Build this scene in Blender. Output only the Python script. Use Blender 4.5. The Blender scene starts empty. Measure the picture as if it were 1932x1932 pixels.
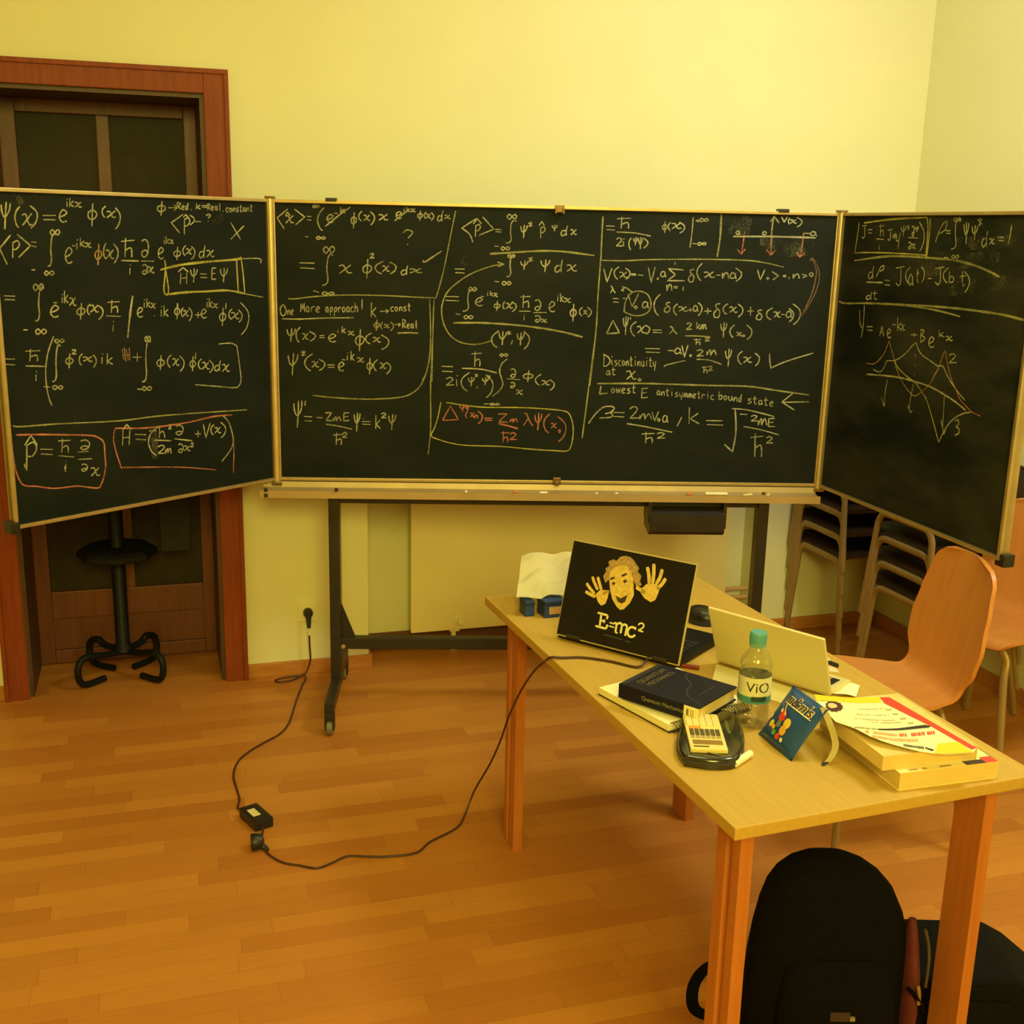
import bpy, bmesh, math, random
from math import sin, cos, pi, sqrt, atan2
from mathutils import Vector, Matrix
random.seed(7)
SC = bpy.context.scene
COL = SC.collection

# ---------------------------------------------------------------- camera
cam_d = bpy.data.cameras.new('camera')
cam = bpy.data.objects.new('camera', cam_d); COL.objects.link(cam)
cam_d.sensor_width = 36.0
cam_d.lens = 2168.37 / 1932 * 36.0
cam_d.clip_start = 0.05
_yaw, _pit, _rol, _h = 0.3075, 0.2417, 0.0233, 1.7131
_r = Vector((cos(_yaw), -sin(_yaw), 0)); _f = Vector((sin(_yaw), cos(_yaw), 0)); _u = Vector((0, 0, 1))
_f2 = cos(_pit)*_f - sin(_pit)*_u; _u2 = sin(_pit)*_f + cos(_pit)*_u
_r3 = cos(_rol)*_r + sin(_rol)*_u2; _u3 = -sin(_rol)*_r + cos(_rol)*_u2
_m = Matrix((_r3, _u3, -_f2)).transposed().to_4x4(); _m.translation = Vector((0, 0, _h))
cam.matrix_world = _m
SC.camera = cam

# ---------------------------------------------------------------- world, lights, exposure
w = bpy.data.worlds.new('world'); SC.world = w; w.use_nodes = True
w.node_tree.nodes['Background'].inputs['Color'].default_value = (1, .85, .5, 1)
w.node_tree.nodes['Background'].inputs['Strength'].default_value = 0.02

def area(name, loc, target, size, power, col):
    l = bpy.data.lights.new(name, 'AREA'); l.shape = 'DISK'; l.size = size; l.energy = power; l.color = col
    o = bpy.data.objects.new(name, l); COL.objects.link(o); o.location = loc
    o.rotation_euler = (Vector(target) - Vector(loc)).to_track_quat('-Z', 'Y').to_euler()
    return o
def bulb(name, loc, rad, power, col):
    l = bpy.data.lights.new(name, 'POINT'); l.shadow_soft_size = rad; l.energy = power; l.color = col
    o = bpy.data.objects.new(name, l); COL.objects.link(o); o.location = loc
    return o
area('ceiling_lamp_middle', (.95, 2.4, 3.2), (.95, 2.4, 0), .6, 11, (1, 1, .40))
area('ceiling_lamp_back', (.1, -1.7, 2.85), (.6, .9, .3), 1.6, 116, (1, .88, .19))
area('ceiling_lamp_right', (2.3, 2.0, 3.0), (2.2, 2.1, 0), .6, 24, (1, 1, .72))
_w = area('added_wall_wash', (2.1, 2.7, 3.18), (2.4, 4.1, 2.6), .8, 9, (1, 1, 1)); _w.data.spread = math.radians(150)  # added unseen lamp, brightens and whitens the upper right wall

SC.view_settings.view_transform = 'Standard'
SC.view_settings.look = 'None'
SC.view_settings.gamma = 1.0
SC.view_settings.use_curve_mapping = False
SC.view_settings.exposure = 0.34
try:
    SC.cycles.use_denoising = True
    SC.cycles.max_bounces = 10
    SC.cycles.transparent_max_bounces = 24
    SC.cycles.caustics_refractive = False
    SC.cycles.caustics_reflective = False
except Exception:
    pass

# ---------------------------------------------------------------- materials
def pmat(name, col, rough=.5, metal=0., var=.08, scale=12., spec=.5, bump=0., bscale=60., coat=0., stretch=None):
    m = bpy.data.materials.new(name); m.use_nodes = True
    nt = m.node_tree; N = nt.nodes; b = N['Principled BSDF']
    b.inputs['Roughness'].default_value = rough; b.inputs['Metallic'].default_value = metal
    b.inputs['Specular IOR Level'].default_value = spec
    if coat: b.inputs['Coat Weight'].default_value = coat; b.inputs['Coat Roughness'].default_value = .12
    tc = N.new('ShaderNodeTexCoord'); src = tc.outputs['Object']
    if stretch:
        mp = N.new('ShaderNodeMapping'); mp.inputs['Scale'].default_value = stretch
        nt.links.new(src, mp.inputs['Vector']); src = mp.outputs['Vector']
    nz = N.new('ShaderNodeTexNoise'); nz.inputs['Scale'].default_value = scale; nz.inputs['Detail'].default_value = 5
    nt.links.new(src, nz.inputs['Vector'])
    rp = N.new('ShaderNodeValToRGB')
    lo = [c*(1-var) for c in col]; hi = [min(1, c*(1+var)) for c in col]
    rp.color_ramp.elements[0].color = (*lo, 1); rp.color_ramp.elements[1].color = (*hi, 1)
    rp.color_ramp.elements[0].position = .3; rp.color_ramp.elements[1].position = .7
    nt.links.new(nz.outputs['Fac'], rp.inputs['Fac']); nt.links.new(rp.outputs['Color'], b.inputs['Base Color'])
    if bump:
        n2 = N.new('ShaderNodeTexNoise'); n2.inputs['Scale'].default_value = bscale; n2.inputs['Detail'].default_value = 6
        nt.links.new(src, n2.inputs['Vector'])
        bp = N.new('ShaderNodeBump'); bp.inputs['Strength'].default_value = bump; bp.inputs['Distance'].default_value = .004
        nt.links.new(n2.outputs['Fac'], bp.inputs['Height']); nt.links.new(bp.outputs['Normal'], b.inputs['Normal'])
    return m

def floor_mat():
    m = bpy.data.materials.new('parquet'); m.use_nodes = True
    nt = m.node_tree; N = nt.nodes; b = N['Principled BSDF']; L = nt.links
    tc = N.new('ShaderNodeTexCoord'); sp = N.new('ShaderNodeSeparateXYZ'); L.new(tc.outputs['Object'], sp.inputs[0])
    def M(op, a, bb=None):
        n = N.new('ShaderNodeMath'); n.operation = op
        for i, v in enumerate((a, bb)):
            if v is None: continue
            if isinstance(v, (int, float)): n.inputs[i].default_value = v
            else: L.new(v, n.inputs[i])
        return n.outputs[0]
    row = M('FLOOR', M('DIVIDE', sp.outputs['Y'], .066))
    w1 = N.new('ShaderNodeTexWhiteNoise'); w1.noise_dimensions = '1D'; L.new(row, w1.inputs['W'])
    xs = M('ADD', sp.outputs['X'], M('MULTIPLY', w1.outputs['Value'], 3.0))
    cx = M('DIVIDE', xs, .46); pl = M('FLOOR', cx)
    cb = N.new('ShaderNodeCombineXYZ'); L.new(row, cb.inputs[0]); L.new(pl, cb.inputs[1])
    w2 = N.new('ShaderNodeTexWhiteNoise'); w2.noise_dimensions = '2D'; L.new(cb.outputs[0], w2.inputs['Vector'])
    rp = N.new('ShaderNodeValToRGB'); E = rp.color_ramp.elements
    E[0].position = 0; E[0].color = (.455, .162, .028, 1); E[1].position = 1; E[1].color = (.575, .236, .043, 1)
    e = E.new(.5); e.color = (.515, .199, .036, 1)
    L.new(w2.outputs['Value'], rp.inputs['Fac'])
    mp = N.new('ShaderNodeMapping'); mp.inputs['Scale'].default_value = (4, 60, 1); L.new(tc.outputs['Object'], mp.inputs['Vector'])
    nz = N.new('ShaderNodeTexNoise'); nz.inputs['Scale'].default_value = 2.2; nz.inputs['Detail'].default_value = 6; L.new(mp.outputs[0], nz.inputs['Vector'])
    g = N.new('ShaderNodeMapRange'); g.inputs['To Min'].default_value = .84; g.inputs['To Max'].default_value = 1.12; L.new(nz.outputs['Fac'], g.inputs['Value'])
    fy = M('FRACT', M('DIVIDE', sp.outputs['Y'], .066)); fx = M('FRACT', cx)
    sy = M('GREATER_THAN', M('ABSOLUTE', M('SUBTRACT', fy, .5)), .485); sx = M('GREATER_THAN', M('ABSOLUTE', M('SUBTRACT', fx, .5)), .4965)
    seam = M('SUBTRACT', 1., M('MULTIPLY', M('MAXIMUM', sy, sx), .16))
    sc_ = M('MULTIPLY', g.outputs[0], seam)
    vm = N.new('ShaderNodeVectorMath'); vm.operation = 'SCALE'; L.new(rp.outputs['Color'], vm.inputs[0]); L.new(sc_, vm.inputs['Scale'])
    L.new(vm.outputs[0], b.inputs['Base Color'])
    b.inputs['Roughness'].default_value = .42; b.inputs['Specular IOR Level'].default_value = .35
    return m

def chalk_mat(name, col, amt):
    m = bpy.data.materials.new(name); m.use_nodes = True
    nt = m.node_tree; N = nt.nodes; L = nt.links; b = N['Principled BSDF']
    b.inputs['Base Color'].default_value = (*col, 1); b.inputs['Roughness'].default_value = .95; b.inputs['Specular IOR Level'].default_value = .05
    tc = N.new('ShaderNodeTexCoord')
    n1 = N.new('ShaderNodeTexNoise'); n1.inputs['Scale'].default_value = 260; n1.inputs['Detail'].default_value = 3; L.new(tc.outputs['Object'], n1.inputs['Vector'])
    n2 = N.new('ShaderNodeTexNoise'); n2.inputs['Scale'].default_value = 14; n2.inputs['Detail'].default_value = 2; L.new(tc.outputs['Object'], n2.inputs['Vector'])
    a = N.new('ShaderNodeMath'); a.operation = 'MULTIPLY_ADD'; L.new(n1.outputs['Fac'], a.inputs[0]); a.inputs[1].default_value = 1.0
    c = N.new('ShaderNodeMath'); c.operation = 'MULTIPLY_ADD'; L.new(n2.outputs['Fac'], c.inputs[0]); c.inputs[1].default_value = 1.1; c.inputs[2].default_value = amt-1.05
    L.new(c.outputs[0], a.inputs[2]); a.use_clamp = True
    tr = N.new('ShaderNodeBsdfTransparent'); mx = N.new('ShaderNodeMixShader')
    L.new(a.outputs[0], mx.inputs[0]); L.new(tr.outputs[0], mx.inputs[1]); L.new(b.outputs[0], mx.inputs[2])
    L.new(mx.outputs[0], N['Material Output'].inputs['Surface'])
    return m

def board_mat(name, col, dust_sheen):
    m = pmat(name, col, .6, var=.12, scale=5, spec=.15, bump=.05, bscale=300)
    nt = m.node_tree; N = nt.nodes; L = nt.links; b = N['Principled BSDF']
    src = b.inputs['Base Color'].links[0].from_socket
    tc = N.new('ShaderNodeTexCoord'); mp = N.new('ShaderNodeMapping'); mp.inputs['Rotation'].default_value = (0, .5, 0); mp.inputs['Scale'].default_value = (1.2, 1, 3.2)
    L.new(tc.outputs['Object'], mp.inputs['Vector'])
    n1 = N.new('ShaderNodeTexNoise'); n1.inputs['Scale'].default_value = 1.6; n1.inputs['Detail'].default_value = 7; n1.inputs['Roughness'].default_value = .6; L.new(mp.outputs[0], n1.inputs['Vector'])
    r = N.new('ShaderNodeMapRange'); r.inputs['From Min'].default_value = .38; r.inputs['From Max'].default_value = .75; r.inputs['To Min'].default_value = 0; r.inputs['To Max'].default_value = dust_sheen; L.new(n1.outputs['Fac'], r.inputs['Value'])
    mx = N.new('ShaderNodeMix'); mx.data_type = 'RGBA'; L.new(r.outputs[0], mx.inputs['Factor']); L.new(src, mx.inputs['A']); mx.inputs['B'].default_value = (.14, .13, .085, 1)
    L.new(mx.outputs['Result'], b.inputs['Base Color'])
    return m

def clear_mat(name, tint, refl=.12, rough=.03):
    m = bpy.data.materials.new(name); m.use_nodes = True
    nt = m.node_tree; N = nt.nodes; L = nt.links
    N.remove(N['Principled BSDF'])
    tr = N.new('ShaderNodeBsdfTransparent'); tr.inputs['Color'].default_value = (*tint, 1)
    gl = N.new('ShaderNodeBsdfGlossy'); gl.inputs['Roughness'].default_value = rough
    lw = N.new('ShaderNodeLayerWeight'); lw.inputs['Blend'].default_value = .35
    ma = N.new('ShaderNodeMath'); ma.operation = 'MULTIPLY_ADD'; ma.inputs[1].default_value = .5; ma.inputs[2].default_value = refl*.3
    L.new(lw.outputs['Facing'], ma.inputs[0])
    mx = N.new('ShaderNodeMixShader'); L.new(ma.outputs[0], mx.inputs[0]); L.new(tr.outputs[0], mx.inputs[1]); L.new(gl.outputs[0], mx.inputs[2])
    L.new(mx.outputs[0], N['Material Output'].inputs['Surface'])
    return m

M_floor = floor_mat()
M_wall = pmat('wall_paint', (.80, .785, .475), .9, var=.02, scale=3, spec=.15, bump=.12, bscale=180)
M_ceil = pmat('ceiling_paint', (.85, .80, .55), .95, var=.02, scale=3, spec=.1)
M_base = pmat('baseboard_wood', (.50, .20, .045), .45, var=.18, scale=6, stretch=(2, 30, 30))
M_baseshade = pmat('shaded_baseboard', (.16, .06, .02), .6, var=.15, scale=6)  # baseboard colour darkened to paint in the niche shade
M_casing = pmat('reddish_wood', (.24, .050, .016), .5, spec=.22, var=.16, scale=5, stretch=(14, 14, 1.2))
M_doordk = pmat('dark_lining', (.085, .040, .018), .5, var=.2, scale=5, stretch=(14, 14, 1.2))
M_doorwood = pmat('door_wood', (.15, .045, .018), .45, var=.2, scale=5, stretch=(14, 14, 1.2))
M_dglass = pmat('obscured_glass', (.038, .031, .016), .5, var=.12, scale=40, spec=.15)
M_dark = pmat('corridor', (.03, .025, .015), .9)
M_board = board_mat('chalkboard', (.0058, .0100, .0080), .08)
M_board2 = board_mat('dust_sheen_chalkboard', (.0068, .0100, .0080), .32)  # chalk dust, with extra painted in for lamp sheen on the right wing
M_alu = pmat('aluminium_frame', (.55, .42, .20), .38, .75, var=.1, scale=20)
M_alu2 = pmat('hinge_profile', (.72, .58, .26), .34, .75, var=.08, scale=20)
M_tray = pmat('tray_metal', (.46, .34, .16), .45, .4, var=.10, scale=9)
M_bronze = pmat('bronze_clip', (.22, .13, .05), .4, .7)
M_blackpl = pmat('black_plastic', (.014, .013, .012), .42, var=.2)
M_blackpl2 = pmat('matt_black_plastic', (.018, .016, .012), .35, var=.2)
M_frame = pmat('dark_steel', (.030, .025, .018), .38, .3, var=.15)
M_wheel = pmat('grey_rubber', (.17, .16, .09), .5)
M_chalkw = pmat('white_chalk', (.85, .80, .58), .95, var=.05, scale=80)
M_chalky = pmat('yellow_chalk', (.80, .66, .28), .95, var=.06, scale=80)
M_chalkd = pmat('brown_chalk', (.10, .05, .03), .95)
M_chalkr = pmat('red_chalk', (.62, .20, .08), .95, var=.08, scale=80)
M_rad = pmat('radiator_enamel', (.86, .76, .38), .5, var=.03, scale=4)
M_white = pmat('white_plastic', (.86, .80, .46), .4, var=.03)
M_pipe = pmat('pipe_paint', (.55, .36, .14), .45)
M_black = pmat('black_enamel', (.008, .009, .010), .5, 0, var=.2, spec=.2)
M_cloth = pmat('dark_cloth', (.018, .017, .014), .95, var=.25, scale=30, bump=.3)
M_table = pmat('beech_veneer', (.54, .345, .070), .5, var=.05, scale=4, spec=.35, stretch=(1.5, 22, 22))
M_leg = pmat('orange_beech', (.50, .165, .034), .42, var=.10, scale=5, stretch=(16, 16, 1.2))
M_ply = pmat('beech_ply', (.60, .235, .055), .4, var=.07, scale=4, stretch=(10, 1.5, 1.5))
M_shadeseat = pmat('shaded_seat', (.035, .018, .009), .5, var=.2, spec=.25)  # wooden shell colour darkened to paint in the shade on the stacks
M_seatedge = pmat('seat_edge', (.13, .05, .022), .5, var=.1)
M_tubem = pmat('tan_tube', (.36, .25, .10), .42, .35, var=.08)
M_lapblk = pmat('laptop_black', (.007, .0065, .0065), .5, var=.15, spec=.2)
M_lapdk = pmat('laptop_hinge', (.02, .018, .014), .35)
M_keys = pmat('key_caps', (.012, .012, .012), .45)
M_trim = pmat('lid_trim', (.62, .52, .22), .35, .4, var=.05)
M_lidblk = pmat('lid_black', (.008, .0062, .006), .5, spec=.25, var=.1)
M_screen = pmat('screen_off', (.01, .01, .012), .15)
M_arthair = pmat('print_tan', (.42, .28, .11), .6, var=.35, scale=160)
M_artskin = pmat('print_skin', (.72, .52, .13), .6, var=.18, scale=120)
M_artdark = pmat('print_dark', (.05, .03, .015), .6)
M_artpink = pmat('print_pink', (.65, .30, .14), .6)
M_arttext = pmat('print_cream', (.86, .78, .36), .6, var=.05)
M_artgrey = pmat('print_grey', (.045, .042, .035), .6)
M_silver = pmat('silver_lid', (.74, .64, .30), .4, .15, var=.03, scale=4)
M_paper = pmat('paper', (.90, .85, .58), .9, var=.03, scale=10)
M_paper2 = pmat('cover_paper', (.90, .84, .50), .6, var=.03, scale=10)
M_pinkpap = pmat('pink_paper', (.78, .56, .34), .85, var=.05)
M_redpl = pmat('dark_red_plastic', (.22, .02, .015), .4)
M_bluepl = pmat('blue_plastic', (.02, .022, .10), .4)
M_bluebox = pmat('blue_card', (.015, .045, .17), .5, var=.1)
M_bluedk = pmat('dark_blue_card', (.012, .022, .07), .5)
M_brownlab = pmat('brown_label', (.50, .30, .10), .7)
M_page = pmat('cream_page', (.90, .82, .44), .9, var=.03)
M_pagedk = pmat('page_edges', (.78, .60, .24), .9, var=.10, scale=20, stretch=(1, 1, 40))
M_pages = pmat('page_edges_light', (.78, .57, .20), .9, var=.10, scale=20, stretch=(1, 1, 40))
M_wire = pmat('wire', (.12, .09, .06), .3, .6)
M_navy = pmat('navy_cloth', (.0095, .0095, .022), .55, var=.15, spec=.2)
M_navylt = pmat('navy_print', (.035, .032, .045), .5, spec=.2)
M_greylet = pmat('grey_lettering', (.26, .24, .17), .5)
M_gold = pmat('gold_lettering', (.14, .11, .05), .5)
M_label = pmat('cream_label', (.88, .76, .36), .8, var=.04)
M_ink = pmat('ink', (.03, .027, .022), .6)
M_ink2 = pmat('dark_ink', (.04, .025, .02), .5)
M_gloss = pmat('glossy_black', (.020, .017, .012), .18, var=.15, coat=.6)
M_zip = pmat('zip_tape', (.03, .025, .02), .6)
M_cord = pmat('cord', (.20, .16, .08), .6)
M_greenmk = pmat('green_print', (.10, .13, .02), .5)
M_calc = pmat('calculator_plastic', (.80, .68, .26), .4, var=.03)
M_lcd = pmat('lcd', (.30, .17, .045), .25)
M_lcddk = pmat('dark_strip', (.10, .07, .02), .3)
M_keybrn = pmat('dark_keys', (.10, .07, .03), .5)
M_keygry = pmat('grey_keys', (.42, .30, .12), .5)
M_orange = pmat('orange_keys', (.75, .30, .05), .5)
M_pet = clear_mat('clear_plastic', (.95, .95, .92), .10)
M_water = clear_mat('water', (.88, .88, .84), .06)
M_teal = pmat('teal_cap', (.10, .36, .40), .4, var=.06)
M_tealdk = pmat('teal_band', (.07, .26, .27), .5)
M_tealbk = pmat('dark_band', (.02, .05, .05), .5)
M_blabel = pmat('bottle_label', (.74, .72, .50), .5, var=.03)
M_bluefoil = pmat('blue_foil', (.008, .062, .25), .32, .0, var=.12, scale=30, coat=.3)
M_bluecr = pmat('blue_crimp', (.012, .085, .30), .35)
M_cred = pmat('candy_red', (.80, .06, .02), .4); M_cyel = pmat('candy_yellow', (.86, .62, .06), .4); M_cora = pmat('candy_orange', (.86, .46, .05), .4)
M_cgrn = pmat('candy_green', (.12, .40, .04), .4); M_ccream = pmat('candy_cream', (.88, .78, .42), .4); M_cgrey = pmat('candy_grey', (.18, .20, .16), .5)
M_choc = pmat('chocolate', (.06, .022, .01), .5)
M_cream = pmat('cream_foil', (.76, .66, .32), .45, var=.05)
M_redcov = pmat('red_cover', (.72, .06, .035), .45, var=.05)
M_cyelb = pmat('yellow_print', (.78, .66, .02), .5, var=.03); M_cred2 = pmat('red_print', (.78, .06, .03), .5, var=.03)
M_orprint = pmat('orange_print', (.78, .38, .16), .6); M_plum = pmat('plum_print', (.08, .02, .02), .6); M_greyink = pmat('grey_print', (.48, .45, .24), .7); M_beige = pmat('beige_print', (.75, .58, .28), .6)
M_cable = pmat('cable_sheath', (.055, .022, .012), .45, var=.1)
M_bag = pmat('black_nylon', (.0042, .004, .0042), .9, spec=.08, var=.2, scale=60, bump=.3, bscale=400)
M_bag2 = pmat('black_canvas', (.006, .0064, .006), .9, spec=.1, var=.2, scale=60, bump=.3, bscale=400)
M_patch = pmat('patch', (.045, .02, .014), .8); M_maroon = pmat('maroon_fabric', (.10, .010, .014), .8, var=.15, scale=30)
M_zip2 = pmat('zip_metal', (.10, .085, .06), .4, .5); M_brass = pmat('brass_pull', (.40, .26, .08), .35, .7)
M_chalk = [chalk_mat('chalk_white', (.62, .60, .34), .50), chalk_mat('chalk_pink', (.66, .24, .14), .58), chalk_mat('chalk_yellow', (.60, .54, .12), .60), chalk_mat('chalk_orange', (.66, .42, .18), .52), chalk_mat('chalk_faint', (.45, .27, .15), .38), chalk_mat('chalk_line', (.46, .45, .17), .55), chalk_mat('chalk_smear', (.30, .29, .17), .0)]
CW = .70


# ---------------------------------------------------------------- helpers
def bm_new(): return bmesh.new()
def box(bm, c, s, rz=0., bev=0., rot=None):
    r = bmesh.ops.create_cube(bm, size=1.0)
    M = Matrix.Translation(c) @ (rot if rot is not None else Matrix.Rotation(rz, 4, 'Z')) @ Matrix.Diagonal((*s, 1))
    bmesh.ops.transform(bm, matrix=M, verts=r['verts'])
    if bev:
        es = list({e for v in r['verts'] for e in v.link_edges})
        bmesh.ops.bevel(bm, geom=es, offset=bev, segments=2, profile=.7, affect='EDGES')
    return bm
def span(bm, x0, x1, y0, y1, z0, z1, bev=0.):
    return box(bm, ((x0+x1)/2, (y0+y1)/2, (z0+z1)/2), (abs(x1-x0), abs(y1-y0), abs(z1-z0)), 0, bev)
def catmull(P, n=6):
    P = [Vector(p) for p in P]; out = []
    for i in range(len(P)-1):
        p0 = P[max(i-1, 0)]; p1 = P[i]; p2 = P[i+1]; p3 = P[min(i+2, len(P)-1)]
        if (p2-p1).length < 1e-9: continue
        for k in range(n):
            t = k/n
            out.append(.5*((2*p1)+(p2-p0)*t+(2*p0-5*p1+4*p2-p3)*t*t+(3*p1-p0-3*p2+p3)*t**3))
    out.append(P[-1]); return out
def tube(bm, P, r, seg=10, smooth=6, flat=1.0, flatdir=None, cap=True):
    pts = catmull(P, smooth) if smooth else [Vector(p) for p in P]
    n = len(pts); rings = []
    T0 = (pts[1]-pts[0]).normalized()
    a = Vector(flatdir) if flatdir else (Vector((0, 0, 1)) if abs(T0.z) < .9 else Vector((1, 0, 0)))
    for i, p in enumerate(pts):
        T = (pts[min(i+1, n-1)]-pts[max(i-1, 0)]).normalized()
        nn = a - T*a.dot(T)
        if nn.length < 1e-4: nn = T.orthogonal()
        nn.normalize()
        if not flatdir: a = nn
        bb = T.cross(nn)
        rr = r(i/(n-1)) if callable(r) else r
        rings.append([bm.verts.new(p + nn*cos(q)*rr*flat + bb*sin(q)*rr) for q in [2*pi*k/seg for k in range(seg)]])
    for i in range(n-1):
        for k in range(seg):
            bm.faces.new((rings[i][k], rings[i][(k+1) % seg], rings[i+1][(k+1) % seg], rings[i+1][k]))
    if cap:
        bm.faces.new(rings[0][::-1]); bm.faces.new(rings[-1])
    return bm
def lathe(bm, prof, c=(0, 0, 0), seg=32, M=None):
    rings = []; vs = []
    for r, z in prof:
        if r < 1e-6: ring = [bm.verts.new((0, 0, z))]
        else: ring = [bm.verts.new((r*cos(2*pi*k/seg), r*sin(2*pi*k/seg), z)) for k in range(seg)]
        rings.append(ring); vs += ring
    for a, b in zip(rings, rings[1:]):
        if len(a) == 1 and len(b) == 1: continue
        for k in range(seg):
            k2 = (k+1) % seg
            if len(a) == 1: bm.faces.new((a[0], b[k2], b[k]))
            elif len(b) == 1: bm.faces.new((a[k], a[k2], b[0]))
            else: bm.faces.new((a[k], a[k2], b[k2], b[k]))
    MM = Matrix.Translation(c) @ (M if M is not None else Matrix.Identity(4))
    bmesh.ops.transform(bm, matrix=MM, verts=vs)
    return bm
def prism(bm, pts, z0, z1, bev=0.):
    lo = [bm.verts.new((x, y, z0)) for x, y in pts]; hi = [bm.verts.new((x, y, z1)) for x, y in pts]
    n = len(pts)
    f1 = bm.faces.new(lo[::-1]); f2 = bm.faces.new(hi)
    for i in range(n): bm.faces.new((lo[i], lo[(i+1) % n], hi[(i+1) % n], hi[i]))
    if bev:
        bmesh.ops.recalc_face_normals(bm, faces=bm.faces[:])
        bmesh.ops.bevel(bm, geom=[e for e in f2.edges], offset=bev, segments=3, profile=.6, affect='EDGES')
    return bm
def stroke2d(bm, pts, wd, mi, place, smooth=4, jit=0.):
    P = catmull([(x, y, 0) for x, y in pts], smooth if len(pts) > 2 else 1)
    if len(P) == 2 and (P[1]-P[0]).length > .06:
        P = [P[0].lerp(P[1], k/5) for k in range(6)]
    n = len(P); prev = None
    for i, p in enumerate(P):
        T = P[min(i+1, n-1)]-P[max(i-1, 0)]
        if T.length < 1e-9: continue
        T.normalize(); nn = Vector((-T.y, T.x, 0))
        ww = wd*.5*(1+random.uniform(-jit, jit))*(1 if 0 < i < n-1 else .75)
        a = bm.verts.new(place(p.x+nn.x*ww, p.y+nn.y*ww)); b = bm.verts.new(place(p.x-nn.x*ww, p.y-nn.y*ww))
        if prev:
            f = bm.faces.new((prev[0], prev[1], b, a)); f.material_index = mi
        prev = (a, b)
def fill2d(bm, pts, mi, place):
    try:
        f = bm.faces.new([bm.verts.new(place(x, y)) for x, y in pts]); f.material_index = mi
        bmesh.ops.triangulate(bm, faces=[f])
    except Exception: pass
def obj(name, bm, mats, parent=None, smooth=False, loc=None, rz=None, recalc=True):
    if recalc: bmesh.ops.recalc_face_normals(bm, faces=bm.faces[:])
    me = bpy.data.meshes.new(name); bm.to_mesh(me); bm.free()
    for m in (mats if isinstance(mats, (list, tuple)) else [mats]): me.materials.append(m)
    if smooth:
        for p in me.polygons: p.use_smooth = True
        try: me.set_sharp_from_angle(angle=math.radians(42))
        except Exception: pass
    o = bpy.data.objects.new(name, me); COL.objects.link(o)
    if parent: o.parent = parent
    if loc: o.location = loc
    if rz is not None: o.rotation_euler = (0, 0, rz)
    return o
def thing(name, label, cat, loc=(0, 0, 0), rz=0., group=None):
    o = bpy.data.objects.new(name, None); COL.objects.link(o); o.empty_display_size = .05
    o.location = loc; o.rotation_euler = (0, 0, rz); o['label'] = label; o['category'] = cat
    if group: o['group'] = group
    return o
def tag(o, label, cat, group=None):
    o['label'] = label; o['category'] = cat
    if group: o['group'] = group
    return o
def struct(name, bm, mats, smooth=False, label=None):
    o = obj(name, bm, mats, None, smooth); o['kind'] = 'structure'
    if label: o['label'] = label
    return o
def words(name, text, size, m, parent, M, bold=0., ext=.0002, align='CENTER'):
    cu = bpy.data.curves.new(name, 'FONT'); cu.body = text; cu.size = size; cu.align_x = align; cu.align_y = 'CENTER'
    cu.extrude = ext; cu.offset = bold
    t = bpy.data.objects.new(name, cu); COL.objects.link(t)
    bpy.context.view_layer.update()
    me = bpy.data.meshes.new_from_object(t.evaluated_get(bpy.context.evaluated_depsgraph_get()))
    bpy.data.objects.remove(t); bpy.data.curves.remove(cu)
    me.materials.clear(); me.materials.append(m)
    o = bpy.data.objects.new(name, me); COL.objects.link(o); o.parent = parent; o.matrix_local = M
    return o
def dup(root, loc, rz, label=None):
    r = root.copy(); COL.objects.link(r); r.location = loc; r.rotation_euler = (0, 0, rz)
    if label: r['label'] = label
    for ch in list(root.children):
        c = ch.copy(); COL.objects.link(c); c.parent = r
        for g in ch.children:
            k = g.copy(); COL.objects.link(k); k.parent = c
    return r
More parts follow.
